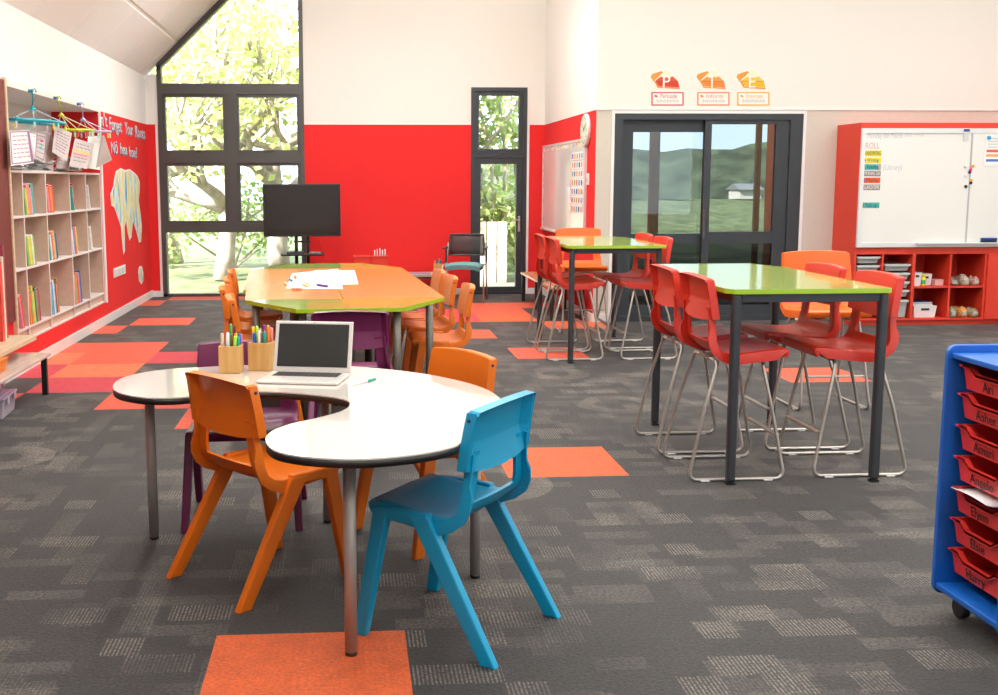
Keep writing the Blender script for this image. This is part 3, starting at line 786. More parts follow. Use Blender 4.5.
oct_table('classroom_table', 'rearmost orange topped table of the cluster, nearest the television', [(-.65, .31), (.65, .31), (.65, 1.25-g), (-.65, 1.25-g)], M_ORTOP, ((-.30, .37), (.28, .37), (-.59, 1.19), (.59, 1.19)), OG)

# --- wooden bench along the side wall
t = thing('bench', 'low wooden bench with black legs along the red side wall', 'bench', (2.27, 12.2, 0))
m = MB(); m.box(-.19, .19, -.98, .98, .325, .35, .003); m.obj('bench_top', wood('reddish maple board', (.50, .28, .15), (.62, .38, .22), 'Y', .2, 3), t)
for x, y in ((-.16, .93), (.16, .93), (-.16, -.93), (.16, -.93), (-.16, 0), (.16, 0)):
    m = MB(); m.box(x-.02, x+.02, y-.02, y+.02, 0, .3245, .003); m.obj('leg', M_BLACK, t)
# --- low table at the back wall (pens, red bins)
t = thing('low_table', 'low maple table with black edge against the red back wall', 'table', (.52, 13.66, 0))
m = MB(); m.box(-.72, .72, -.22, .24, .275, .30, .003); m.obj('tabletop', M_LTWOOD, t)
m = MB(); m.box(-.72, .72, -.22, .24, .255, .2745); m.obj('under_frame', M_BLACK, t)
for x, y in ((-.7, -.2), (.7, -.2), (-.7, .2), (.7, .2)):
    m = MB(); m.box(x-.02, x+.02, y-.02, y+.02, 0, .2545, .003); m.obj('leg', M_BLACK, t)
# --- left low benches
t = thing('bench', 'white topped low bench with black legs at the left edge', 'bench', (-2.24, 6.6, 0))
m = MB(); m.box(-.20, .20, -1.4, .95, .262, .285, .004); m.obj('bench_top', wood('pale ash laminate', (.62, .52, .45), (.72, .62, .55), 'Y', .12, 3), t)
for x, y in ((.165, .905), (-.165, .905), (.165, -1.3), (-.165, -1.3)):
    m = MB(); m.box(x-.018, x+.018, y-.018, y+.018, 0, .2615, .003); m.obj('leg', M_BLACK, t)
t = thing('display_shelf', 'light maple display shelf standing over the white bench at left', 'shelf', (-2.30, 6.6, .2855))
m = MB(); m.box(-.17, .165, -1.4, .97, .085, .118, .004); m.obj('shelf_board', M_LTWOOD, t)
m = MB(); m.box(-.165, -.14, -1.38, .95, 0, .0845); m.obj('shelf_support', M_LTWOOD, t)
# ------------------------------------------------------------------ camera model (also turns a pixel + a known plane into a point)
CF, CCX, CCY, CH = 1095.9056, 418.7658, 328.4791, 1.4325
def cam_axes(yaw=.0637, pitch=.1327, roll=-.002):
    f = Vector((math.sin(yaw)*math.cos(pitch), math.cos(yaw)*math.cos(pitch), -math.sin(pitch)))
    r = Vector((math.cos(yaw), -math.sin(yaw), 0)); u = r.cross(f); c, s = math.cos(roll), math.sin(roll)
    return f, r*c+u*s, u*c-r*s
FW, RT, UPV = cam_axes()
def on(px, py, X=None, Y=None, Z=None):
    d = FW+RT*((px-CCX)/CF)-UPV*((py-CCY)/CF); o = Vector((0, 0, CH))
    t = (X-o.x)/d.x if X is not None else ((Y-o.y)/d.y if Y is not None else (Z-o.z)/d.z)
    return o+d*t

# ================================================================== left wall
# --- bookcase in the alcove
M_SHELFW = mat('white bookcase laminate', (.80, .74, .72), .4)
M_SHELFT = mat('tan bookcase side', (.60, .42, .32), .55, noise=.05, nscale=20)
M_SHELFB = mat('beige bookcase back', (.60, .44, .34), .6, noise=.04, nscale=20)
BX0, BX1 = XL-AD+.002, XL-.004
bc = thing('bookcase', 'white cubby bookcase set into the alcove of the left wall', 'bookcase', (BX0, AY0, AZ0))
DIV = [AY0+.004, 8.66, 9.31, 10.09, 10.71, AY1-.022]
ROWS = [.305, .765, 1.165, 1.51]
def bb(name, y0, y1, z0, z1, m_, x0=BX0+.012, x1=BX1, bev=.002):
    m = MB(); m.box(x0-BX0, x1-BX0, y0-AY0, y1-AY0, z0-AZ0, z1-AZ0, bev); return m.obj(name, m_, bc)
bb('back_panel', AY0+.004, AY1-.004, AZ0+.003, 1.53, M_SHELFB, BX0, BX0+.0119, 0)
for i, y in enumerate(DIV):
    bb('upright', y, y+.019, AZ0+.003, 1.53, M_SHELFT, BX0+.012, BX1-.003, 0); bb('edge_strip', y-.001, y+.020, AZ0+.003, 1.53, M_SHELFW, BX1-.0029, BX1)
for j, z in enumerate(ROWS):
    for i in range(5): bb('shelf', DIV[i]+.0191, DIV[i+1]-.0001, z, z+.019, M_SHELFW, BX0+.012, BX1-.002)
for i in range(5): bb('kick_panel', DIV[i]+.0191, DIV[i+1]-.0001, AZ0+.02, .3049, M_SHELFB, BX1-.035, BX1-.022, 0)
bb('base_rail', AY0+.024, AY1-.024, AZ0+.003, AZ0+.0199, M_SHELFW)
# --- books
BOOKC = {}
def bmat(cn, c):
    if cn not in BOOKC: BOOKC[cn] = mat('book cover '+cn, c, .5, noise=.12, nscale=25)
    return BOOKC[cn]
BC = dict(green=(.20, .50, .10), yellow=(.80, .62, .08), pink=(.78, .25, .30), lilac=(.50, .40, .65), teal=(.05, .40, .36), red=(.75, .07, .05), orange=(.82, .28, .06), white=(.80, .78, .76),
          blue=(.03, .22, .60), navy=(.02, .06, .22), brown=(.40, .20, .10), black=(.03, .03, .03), sky=(.12, .50, .75), lime=(.5, .68, .12), maroon=(.35, .05, .07), cream=(.78, .70, .55))
def book(cn, col, row, y, thick, h, d, lean, label):
    zf = ROWS[row]+.0195
    t = thing('book', label, 'book', (XL-.010, y, zf), 0, 'books in the alcove bookcase')
    t.rotation_euler = (lean, 0, 0)
    z0 = thick*abs(math.sin(lean))*0
    m = MB(); m.box(-d, 0, 0, .0022, 0, h); m.box(-d, 0, thick-.0022, thick, 0, h); m.box(-.003, 0, .0022, thick-.0022, 0, h); m.obj('cover', bmat(cn, BC[cn]), t)
    m = MB(); m.box(-d+.004, -.0031, .0023, thick-.0023, .004, h-.004); m.obj('pages', M_PAPER, t)
    return t
RN = ['bottom', 'middle', 'top']
CN = ['first', 'second', 'third', 'fourth', 'fifth']
SETS = {  # (column,row): list of colours
    (1, 2): ['green', 'yellow', 'pink', 'orange', 'lilac', 'teal'], (2, 2): ['pink', 'red', 'orange', 'red'], (3, 2): ['teal', 'red'], (4, 2): ['white'],
    (1, 1): ['green', 'yellow', 'lime', 'white', 'green'], (2, 1): ['teal', 'white', 'red', 'orange', 'yellow', 'blue', 'navy'], (3, 1): ['white', 'blue', 'red', 'yellow'], (4, 1): ['white', 'cream'],
    (0, 0): ['pink', 'red'], (1, 0): ['orange', 'red', 'green', 'yellow', 'lime', 'black', 'teal', 'brown', 'maroon'], (2, 0): ['sky', 'blue', 'white', 'sky', 'black', 'orange', 'brown'], (3, 0): ['pink', 'green', 'orange', 'red', 'pink', 'blue', 'navy'], }
rb = random.Random(4)
for (c, r), cols in SETS.items():
    y = DIV[c]+.019; n = len(cols)
    H = [(.25, .29)[r == 0], .24, .24][r]; lean = R((9, 13, 14)[r]) if n > 2 else R(17)
    y += (H+.03)*math.sin(lean)+(.006 if n > 2 else .07)
    for k, cn in enumerate(cols):
        th = rb.uniform(.030, .052)*(1 if n < 7 else .8) if n > 2 else .03
        lab = '%s book, %s from the left, %s row of column %s in the alcove bookcase' % (cn, ORD[k], RN[r], ['one', 'two', 'three', 'four', 'five'][c])
        if n == 1: lab = 'small white book alone in the top row, last column of the alcove bookcase'
        book(cn, c, r, y, th, H*rb.uniform(.86, 1.05), rb.uniform(.17, .21), lean, lab)
        y += th/math.cos(lean)+.0015
# --- hanging clip rings with papers
def clip_ring(kind, label, hook_px, ring_c, rx, ry, colr, hookcol):
    hx = XL+.05; hp = on(*hook_px, X=hx)
    t = thing('clip_hanger', label, 'clip hanger', tuple(hp), 0, 'plastic clip hangers above the bookcase')
    rc = Vector(ring_c)-hp; mc = mat(kind+' plastic ring', colr, .35); mh = mat(hookcol[0], hookcol[1], .3)
    n = 28; pts = [(rc.x+rx*math.cos(2*PI*k/n), rc.y+ry*math.sin(2*PI*k/n), rc.z+.012*math.sin(2*PI*k/n)) for k in range(n)]
    m = MB(); m.tube(pts, .011, 8, closed=True); m.tube([(rc.x-rx, rc.y, rc.z), (rc.x+rx, rc.y, rc.z)], .008, 6); m.tube([(rc.x, rc.y-ry, rc.z), (rc.x, rc.y+ry, rc.z)], .008, 6); m.obj('ring', mc, t)
    apex = Vector((rc.x*.6, rc.y*.3, -.13))
    m = MB()
    for k in (3, 10, 17, 24): m.tube([tuple(apex), pts[k]], .0045, 5)
    m.obj('cord', mat(kind+' cord', tuple(.5+.5*c for c in colr), .6), t)
    m = MB(); m.lathe([(.03, 0), (.026, .012), (.008, .03), (.006, .045)], Matrix.Translation(apex-Vector((0, 0, .012))), 12); m.obj('cap', mc, t)
    m = MB(); m.tube([tuple(apex+Vector((0, 0, .03))), (apex.x*.5, apex.y*.6, -.06), (-.006, 0, -.02), (-.012, 0, .012), (.012, 0.01, .018), (.022, .012, -.01)], .006, 6); m.obj('hook', mc, t)
    m = MB(); m.cyl((-.0349, 0, 0), (-.012, 0, 0), .014, .011, 12); m.cyl((-.012, 0, 0), (.004, 0, 0), .006, n=8); m.obj('push_pin', mh, t)
    cm = [mat('clip plastic '+c, v, .4) for c, v in (('mint', (.45, .75, .62)), ('yellow', (.85, .70, .08)), ('red', (.80, .10, .08)), ('white', (.8, .8, .8)))]
    for k in range(0, n, 3):
        m = MB(); x, y, z = pts[k]; m.box(x-.006, x+.006, y-.011, y+.011, z-.062, z-.012, .003); m.obj('clip', cm[(k//3) % 4] if kind != 'lime' else cm[(k//3) % 3], t)
    return t
RX = XL+.06
c1 = on(38, 122, X=RX-.07); c2 = on(74, 130, X=RX-.07); c3 = on(93, 131.5, X=RX-.07)
clip_ring('turquoise', 'turquoise ring clip hanger above the bookcase, nearest us', (33, 91), c1, .16, .60, (.0, .42, .55), ('teal pin', (.0, .22, .36)))
clip_ring('lime', 'lime yellow ring clip hanger in the middle above the bookcase', (58, 98), c2, .16, .34, (.62, .72, .02), ('blue pin', (.02, .15, .45)))
clip_ring('lilac', 'pale lilac ring clip hanger above the bookcase, furthest from us', (81, 104), c3, .16, .30, (.48, .47, .80), ('royal blue pin', (.02, .12, .5)))
# --- papers clipped to the rings (each a thing): corners given on the alcove's front plane
def inkmat(nm, c): return mat('ink '+nm, c, .8)
M_SHEETG = mat('printed worksheet paper', (.62, .56, .56), .8, noise=.05, nscale=30)
M_WORDS = inkmat('dark writing', (.22, .16, .22)); M_PURP = inkmat('purple border', (.34, .18, .34))
def sheet(label, px, X, m_, border=None, lines=0, lm=None, extras=()):
    P = [on(x, y, X=X+dx) for x, y, dx in px]
    c = sum(P, Vector())/4
    t = thing('hanging_paper', label, 'paper', tuple(c), 0, 'papers clipped to the hangers')
    n = (P[1]-P[0]).cross(P[2]-P[0]).normalized()
    if n.dot(Vector((0, 0, CH))-c) < 0: n = -n
    def quad(m, a, b, cc, d, off, th=.0006):
        lo = [p-c+n*off for p in (a, b, cc, d)]; m.hull8([tuple(p) for p in lo], [tuple(p+n*th) for p in lo])
    def uv(u, v): return (P[0]*(1-u)+P[1]*u)*(1-v)+(P[3]*(1-u)+P[2]*u)*v
    m = MB(); quad(m, *P, -.0006)
    if not (border or lines or extras):
        bpy.data.objects.remove(t); o = m.obj('hanging_paper', m_); o.location = tuple(c); return tag(o, label, 'paper', 'papers clipped to the hangers')
    m.obj('sheet', m_, t)
    if border:
        m = MB()
        for (a, b_, c_, d_) in ((.03, .97, .02, .05), (.03, .97, .93, .96), (.03, .07, .02, .96), (.92, .97, .02, .96)): quad(m, uv(a, c_), uv(b_, c_), uv(b_, d_), uv(a, d_), .0008)
        m.obj('printed_border', border, t)
    if lines:
        m = MB(); rr = random.Random(len(label))
        for k in range(lines):
            v = .14+.74*k/lines; u = .15
            while u < .8:
                w = rr.uniform(.08, .22); quad(m, uv(u, v), uv(min(.86, u+w), v+.01), uv(min(.86, u+w), v+.035), uv(u, v+.025), .0008); u += w+.05
        m.obj('lettering', lm or M_WORDS, t)
    for (u0, u1, v0, v1, mm) in extras:
        m = MB(); quad(m, uv(u0, v0), uv(u1, v0), uv(u1, v1), uv(u0, v1), .0012); m.obj('sticker', mm, t)
    return t
PX = RX-.05
ST = [inkmat('magenta', (.7, .08, .35)), inkmat('green', (.1, .5, .2)), inkmat('cyan', (.03, .45, .65)), inkmat('yellow', (.85, .7, .1)), inkmat('pink', (.85, .3, .35)), inkmat('red', (.75, .05, .05))]
sheet('white bordered page with coloured handwriting clipped under the turquoise ring, leftmost', [(9, 131, 0), (29, 130, .02), (34, 163, .02), (11, 166, 0)], PX+.06, M_PAPER, M_PURP, 6, inkmat('violet writing', (.45, .2, .45)), ((.88, .99, .05, .95, M_PURP),))
sheet('purple patterned page half hidden behind the leftmost hanging page', [(29, 131, 0), (37, 134, .02), (35, 155, .02), (32, 157, 0)], PX+.03, M_PAPER, M_PURP, 5, M_PURP)
sheet('grey page with coloured dot stickers clipped under the turquoise ring', [(37, 131, 0), (47, 133, .03), (44, 162, .03), (35, 157, 0)], PX, M_SHEETG, M_WORDS, 5, None, ((.40, .7, .28, .36, ST[0]), (.40, .65, .42, .48, ST[1]), (.36, .65, .54, .62, ST[2])))
sheet('plain pinkish grey sheet hanging slanted behind the dotted page', [(45, 130, 0), (51, 134, .04), (60, 156, .04), (45, 164, 0)], PX-.04, mat('pinkish sheet', (.66, .55, .53), .8))
sheet('tilted grey worksheet with lines of writing, middle of the hanging papers', [(55, 126, 0), (72, 133, .03), (67, 162, .03), (52, 152, 0)], PX+.05, M_SHEETG, None, 7)
sheet('worksheet with yellow and pink stripes clipped under the lime ring', [(75, 138, 0), (94, 144, .03), (87, 169, .03), (69, 166, 0)], PX+.07, M_SHEETG, None, 6, None, ((.06, .9, .40, .46, ST[3]), (.06, .9, .50, .58, ST[4])))
sheet('small worksheet with a red mark hanging behind the striped worksheet', [(57, 155, 0), (71, 157, .02), (70, 169, .02), (56, 168, 0)], PX+.0, M_SHEETG, None, 3, None, ((.85, .96, .2, .7, ST[5]),))
sheet('white sheet hanging under the lilac ring, left of the folded one', [(88, 136, 0), (101, 136, .02), (100, 170, .02), (86, 168, 0)], PX+.02, M_PAPER)
sheet('large folded white sheet at the right end of the hanging papers', [(101, 136, 0), (104, 135, .12), (112, 160, .16), (96, 168, 0)], PX+.10, M_PAPER)
# loose sheets on top of the bookcase
for k, (y, dy, rz, l) in enumerate(((8.75, .30, .3, 'crumpled white papers lying on top of the bookcase, nearest us'), (9.72, .34, -.2, 'loose white papers lying on top of the bookcase under the worksheets'), (10.6, .36, .15, 'white papers heaped on top of the bookcase below the folded sheet'))):
    t = thing('paper_stack', l, 'papers', (XL-(.13, .24, .13)[k], y, 1.5295), rz)
    rr = random.Random(k+3)
    for q in range(4):
        F = []; B = []
        for i in range(6):
            F.append([]); B.append([])
            for j in range(6):
                u, v = i/5-.5, j/5-.5; z = .012+.022*q+(.03*math.sin(5*u+q*2)*math.cos(4*v+q))*1.0+.012
                z = max(z, .003+q*.012); F[-1].append((u*.22+rr.uniform(-.003, .003), v*dy*1.1+.03*q, z)); B[-1].append((u*.22, v*dy*1.1+.03*q, z-.0015))
        m = MB(); m.slab(F, B); m.obj('sheet', M_PAPER, t)
# --- cut-out lettering
MLET = [mat('pale blue letter card', (.62, .72, .88), .7, noise=.35, nscale=25), mat('deep blue letter card', (.10, .20, .42), .7, noise=.3, nscale=20)]
def wall_line(name, label, words, z, size):
    Y0 = words[0][1]; t = thing(name, label, 'lettering', (XL, Y0, z))
    for w, ya, yb, dz in words:
        M = frame_M((0.002, (ya+yb)/2-Y0, dz), (0, 1, 0), (0, 0, 1))
        m = MB(); text_mb(m, w, size*1.06, M @ Matrix.Translation((0.012, -.012, 0)), .0018, maxw=(yb-ya)*.98); m.obj('word_backing', MLET[1], t)
        m = MB(); text_mb(m, w, size, M @ Matrix.Translation((0, 0, .0045)), .0018, maxw=(yb-ya)*.94); m.obj('word', MLET[0], t)
    return t
wall_line('wall_lettering', 'upper line of pale blue cut-out letters on the red left wall', (("n't", 11.40, 11.72, .02), ('Forget', 11.80, 12.47, 0), ('Your', 12.62, 13.10, -.01), ('Roots', 13.22, 13.86, -.02)), 2.045, .19)
wall_line('wall_lettering', 'lower line of cut-out letters on the red left wall', (('N\u014d', 11.86, 12.20, .0), ('hea', 12.32, 12.72, 0), ('koe?', 12.82, 13.30, -.02)), 1.80, .17)
# --- painted paper collage
def collage(pts, label, name='collage_art'):
    P = [on(x, y, X=XL) for x, y in pts]; t = thing(name, label, 'artwork', (XL, P[0].y, P[0].z))
    o = P[0]; poly = [(p.y-o.y, p.z-o.z) for p in P]
    M = frame_M((0, 0, 0), (0, 1, 0), (0, 0, 1))
    m = MB(); m.prism(poly, .001, .003, M); m.obj('backing', M_PAPER, t)
    c = Vector((sum(p[0] for p in poly)/len(poly), sum(p[1] for p in poly)/len(poly)))
    mm = MATS.get('painted strips')
    if not mm:
        mm = bpy.data.materials.new('painted strips'); mm.use_nodes = True; nt = mm.node_tree; N = nt.nodes.new; L = nt.links.new; b = nt.nodes['Principled BSDF']; b.inputs['Roughness'].default_value = .7
        tc = N('ShaderNodeTexCoord'); mp = N('ShaderNodeMapping'); mp.inputs['Scale'].default_value = (1, 7, 1.6); n = N('ShaderNodeTexNoise'); n.inputs['Scale'].default_value = 1.6; n.inputs['Detail'].default_value = 3
        r = N('ShaderNodeValToRGB'); e = r.color_ramp.elements; r.color_ramp.interpolation = 'LINEAR'
        cs = [(.30, (.05, .22, .60)), (.40, (.25, .60, .75)), (.46, (.82, .86, .88)), (.52, (.75, .76, .25)), (.58, (.86, .62, .22)), (.64, (.45, .72, .52)), (.72, (.85, .85, .85))]
        e[0].position, e[0].color = cs[0][0], (*cs[0][1], 1); e[1].position, e[1].color = cs[-1][0], (*cs[-1][1], 1)
        for p_, c_ in cs[1:-1]:
            k = e.new(p_); k.color = (*c_, 1)
        L(tc.outputs['Object'], mp.inputs['Vector']); L(mp.outputs['Vector'], n.inputs['Vector']); L(n.outputs['Fac'], r.inputs['Fac']); L(r.outputs['Color'], b.inputs['Base Color']); MATS['painted strips'] = mm
    inner = []
    n_ = len(poly)
    for i in range(n_):
        a, b_, d = Vector(poly[i-1]), Vector(poly[i]), Vector(poly[(i+1) % n_])
        e1 = (b_-a).normalized(); e2 = (d-b_).normalized(); nn = Vector((e1.y+e2.y, -e1.x-e2.x)); nn = nn.normalized() if nn.length > 1e-5 else Vector((0, 0))
        inner.append(b_-nn*(.022 if area(poly) > 0 else -.022))
    m = MB(); m.prism([tuple(p) for p in inner], .0031, .0045, M); m.obj('painted_paper', mm, t)
    return t
def area(P): return sum(P[i-1][0]*P[i][1]-P[i][0]*P[i-1][1] for i in range(len(P)))
z8 = lambda x, y: (80+x/4.963, 160+y/4.963)
collage([z8(*p) for p in ((178, 55), (200, 40), (222, 50), (245, 45), (268, 62), (285, 80), (296, 110), (295, 150), (290, 200), (300, 270), (306, 330), (302, 405), (292, 410), (280, 360), (262, 300), (255, 380), (245, 400), (236, 360), (228, 300), (220, 330), (222, 450), (215, 470), (208, 400), (202, 330), (185, 280), (170, 235), (155, 225), (150, 170), (165, 130), (170, 90))], 'large multicoloured painted paper collage on the red left wall')
collage([z8(*p) for p in ((298, 525), (308, 530), (313, 560), (312, 600), (304, 618), (292, 600), (288, 560), (291, 535))], 'small white oval paper cut-out low on the red left wall')
# --- outlet, alarm sensor
p = on(119, 271, X=XL); t = thing('power_outlet', 'white double power outlet low on the red left wall', 'outlet', tuple(p))
m = MB(); m.box(.0005, .012, -.30, .30, -.05, .05, .004); m.obj('plate', M_WPLA, t)
for y in (-.19, 0, .19):
    m = MB(); m.box(.0121, .02, y-.07, y+.07, -.03, .03, .003); m.obj('socket_cover', mat('grey white plastic', (.66, .64, .64), .4), t)
p = on(144.5, 80, Y=YB-.03); t = thing('motion_sensor', 'small white motion sensor high in the corner beside the tall window', 'sensor', (p.x, YB-.0005, p.z))
m = MB(); m.box(-.035, .035, -.05, 0, -.075, .075, .012); m.obj('body', M_WPLA, t)
m = MB(); m.box(-.022, .022, -.056, -.0501, -.05, .0, .004); m.obj('lens', mat('milky lens', (.7, .7, .72), .3), t)
# --- books on the maple display shelf at the left edge, basket and boxes
zs = .4040
for k, (y0, th, h, d, cn, l) in enumerate(((7.40, .03, .62, .16, 'maroon', 'tall dark red folder standing furthest along the maple display shelf'), (7.34, .03, .55, .17, 'cream', 'tall cream folder standing behind the maroon one on the display shelf'), (7.25, .05, .52, .18, 'red', 'thick red folder standing on the display shelf at the left edge'))):
    t = thing('folder', l, 'folder', (-2.44, y0, zs)); m = MB(); m.box(0, d, 0, .003, 0, h); m.box(0, d, th-.003, th, 0, h); m.box(d-.003, d, .003, th-.003, 0, h); m.obj('cover', bmat(cn, BC[cn]), t)
    m = MB(); m.box(.004, d-.004, .0031, th-.0031, .004, h-.01); m.obj('pages', M_PAPER, t)
t = thing('basket', 'orange plastic basket between the maple shelf and the white bench', 'basket', (-2.19, 6.72, .2855))
mo = mat('orange basket plastic', (.80, .22, .02), .4)
m = MB(); m.hull8([(-.09, -.13, 0), (.06, -.13, 0), (.06, .13, 0), (-.09, .13, 0)], [(-.10, -.14, .072), (.075, -.14, .072), (.075, .14, .072), (-.10, .14, .072)], .004); m.obj('body', mo, t)
m = MB()
for s in (.0, .035, .055): m.box(.062+s*.1, .0715+s*.1, -.12, .12, s+.008, s+.014)
m.box(-.103, .079, -.143, .143, .0721, .08, .003); m.obj('rim', mo, t)
ml = mat('lilac plastic', (.55, .42, .58), .3); mc = mat('clear lilac tub', (.58, .48, .58), .2)
def tub(label, x, y, z, w, d, h, lid):
    t = thing('storage_box', label, 'storage box', (x, y, z), R(4))
    m = MB(); m.hull8([(-w/2*.92, -d/2*.92, 0), (w/2*.92, -d/2*.92, 0), (w/2*.92, d/2*.92, 0), (-w/2*.92, d/2*.92, 0)], [(-w/2, -d/2, h), (w/2, -d/2, h), (w/2, d/2, h), (-w/2, d/2, h)], .006); m.obj('tub', mc, t)
    m = MB(); m.box(-w/2-.008, w/2+.008, -d/2-.008, d/2+.008, h+.0002, h+.014, .004); m.box(-w/2+.02, w/2-.02, -d/2+.02, d/2-.02, h+.0141, h+.02, .003); m.obj('lid', lid, t)
    for s in (-1, 1):
        m = MB(); m.box(w/2+.0085, w/2+.016, s*d*.25-.03, s*d*.25+.03, h-.03, h+.012, .003); m.obj('clasp', ml, t)
    return t
tub('lilac clasp storage box on the carpet under the white bench, furthest in', -2.25, 6.86, 0, .26, .34, .115, ml)
tub('smaller lilac storage box stacked on the box under the white bench', -2.27, 6.84, .1355, .2, .22, .065, ml)
tub('green lidded storage box on the carpet under the white bench, nearest us', -2.27, 6.42, 0, .24, .32, .12, mat('green lid plastic', (.08, .42, .22), .4))
# ================================================================== things on the white table
t = thing('laptop', 'open silver laptop with a dark blank screen on the white kidney table', 'laptop', (-.18, 4.285, KZ+.0005), R(-13))
m = MB(); w, d = .325, .228
m.mi = 0; m.box(-w/2, w/2, -d/2, d/2, .001, .012, .004); m.obj('base', mat('laptop aluminium', (.68, .65, .61), .35, metal=.3), t)
kb = MB(); kb.box(-.135, .135, .0, .092, .0121, .0126); o = kb.obj('keyboard_well', mat('keyboard deck grey', (.42, .40, .38), .5), t)
mk = mat('black key', (.02, .02, .02), .5)
m = MB()
for r in range(5):
    for c in range(13):
        m.box(-.132+c*.0204, -.132+c*.0204+.017, .003+r*.018, .003+r*.018+.0145, .0127, .0142)
m.obj('keys', mk, t)['kind'] = 'stuff'
m = MB(); m.box(-.05, .05, -.098, -.02, .0121, .0124); m.obj('trackpad', mat('trackpad grey', (.58, .55, .52), .3), t)
M_ = Matrix.Translation((0, d/2-.004, .012)) @ Matrix.Rotation(R(-17), 4, 'X')
m = MB(); m.box(-w/2, w/2, 0, .007, 0, .208, .003, M_); l = m.obj('lid', MATS['laptop aluminium'], t)
m = MB(); m.box(-w/2+.016, w/2-.016, -.0012, -.0002, .020, .196, 0, M_); m.obj('screen', mat('dark laptop screen', (.018, .018, .017), .25), l)
m = MB(); m.cyl(M_ @ Vector((0, -.0014, .202)), M_ @ Vector((0, -.0004, .202)), .0022, n=8); m.obj('webcam', M_BLACK, l)
# --- pens
PENM = {}
def pmat(cn, c):
    if cn not in PENM: PENM[cn] = mat('pen '+cn, c, .3)
    return PENM[cn]
PC = dict(orange=(.85, .22, .03), yellow=(.85, .62, .03), green=(.05, .42, .10), lime=(.42, .68, .05), teal=(.0, .33, .26), blue=(.01, .09, .42), purple=(.14, .04, .30), brown=(.22, .09, .04), white=(.82, .80, .78),
          red=(.80, .06, .05), pink=(.80, .10, .30), black=(.02, .02, .02), cream=(.80, .62, .45), maroon=(.16, .03, .06), coral=(.85, .30, .25), sand=(.62, .56, .30), cyan=(.02, .38, .62))
def pen(name, cat, label, cn, p, d, L, r, cap=None, group=None):
    """p: end that rests; d: direction to the other end"""
    p = Vector(p); d = Vector(d).normalized()
    t = thing(name, label, cat, tuple(p), 0, group); q = d.to_track_quat('Z', 'Y').to_matrix().to_4x4()
    m = MB(); m.lathe([(r*.25, 0), (r*.5, L*.03), (r, L*.09), (r, L*.62)], q, 10); m.obj('barrel', pmat(cap or cn, PC[cap or cn]) if cap else pmat(cn, PC[cn]), t)
    m = MB(); m.lathe([(r*1.12, L*.6201), (r*1.15, L*.64), (r*1.08, L*.97), (r*.7, L)], q, 10); m.obj('cap', pmat(cn, PC[cn]), t)
    return t
def pot(label, c, rot, s=.086, h=.112):
    t = thing('pencil_pot', label, 'pencil pot', (c[0], c[1], KZ+.0005), rot, 'bamboo pencil pots on the white table')
    a = s/2; m = MB(); w_ = .006; k = a*.42
    P = [(-a, -a+k), (-a+k, -a), (a-.0, -a), (a, -a), (a, a), (-a, a)]
    m = MB(); m.box(-a, a, -a, -a+w_, 0, h, .001); m.box(-a, a, a-w_, a, 0, h, .001); m.box(-a, -a+w_, -a+w_, a-w_, 0, h, .001); m.box(a-w_, a, -a+w_, a-w_, 0, h, .001); m.obj('walls', M_BAMBOO, t)
    m = MB(); m.box(-a+w_, a-w_, -a+w_, a-w_, 0.0005, .006); m.obj('bottom', M_BAMBOO, t)
    return t
pa = (-.486, 4.487); pb = (-.362, 4.545)
pot('bamboo pencil pot further left on the white table', pa, R(-6))
pot('bamboo pencil pot beside the laptop on the white table', pb, R(-20), .092, .116)
def fill(c, rot, items, where):
    for k, (cn, fx, fy, L, tx, ty, kind) in enumerate(items):
        ca, sa = math.cos(rot), math.sin(rot); x, y = fx*.030, fy*.030
        p = (c[0]+x*ca-y*sa, c[1]+x*sa+y*ca, KZ+.0085); d = Vector((tx*.10, ty*.08, 1))
        pen(kind, 'pen' if kind == 'felt_pen' else 'pencil', '%s %s standing in the bamboo pot %s' % (cn, 'felt pen' if kind == 'felt_pen' else 'pencil', where), cn, p, d, L, .0066 if kind == 'felt_pen' else .0045, None, 'pens and pencils in the bamboo pots')
fill(pa, R(-6), [('cream', -1, -.6, .155, -.1, 0, 'felt_pen'), ('white', -.3, -.8, .158, .1, 0, 'felt_pen'), ('brown', .15, -.5, .150, .2, 0, 'pencil'), ('orange', .5, 0, .152, .2, 0, 'pencil'), ('lime', .55, -.9, .145, .5, .1, 'felt_pen'),
                 ('teal', .95, -.4, .140, .3, 0, 'felt_pen'), ('blue', 1.0, .3, .150, .3, 0, 'felt_pen'), ('maroon', .3, .6, .180, .25, 0, 'pencil'), ('green', -.1, .2, .190, .15, .2, 'pencil'), ('pink', 1.0, .9, .145, .4, .3, 'felt_pen'),
                 ('yellow', .5, .9, .15, .1, .2, 'pencil'), ('purple', -.6, .7, .155, -.1, .2, 'felt_pen')], 'further left')
fill(pb, R(-20), [('yellow', -1, -.3, .172, -.35, 0, 'felt_pen'), ('blue', -.75, -.9, .148, -.1, 0, 'felt_pen'), ('lime', -.3, -.4, .175, -.5, 0, 'felt_pen'), ('white', -.05, -.9, .158, .05, 0, 'felt_pen'), ('brown', .25, -.8, .152, .05, 0, 'felt_pen'),
                 ('teal', .7, -.8, .155, .05, 0, 'felt_pen'), ('orange', .85, -.2, .178, .25, 0, 'felt_pen'), ('coral', 1.0, .5, .165, .3, .1, 'felt_pen'), ('red', .45, -.3, .160, .1, 0, 'pencil'), ('purple', .0, .6, .175, .05, .1, 'felt_pen'),
                 ('sand', .4, .9, .165, .15, .2, 'pencil'), ('cream', -.6, .8, .16, -.1, .2, 'pencil')], 'beside the laptop')
pen('ballpoint_pen', 'pen', 'clear pen with green ends lying beside the laptop', 'teal', (.012, 4.13, KZ+.0062), (.095, .13, 0), .15, .0048, 'white')
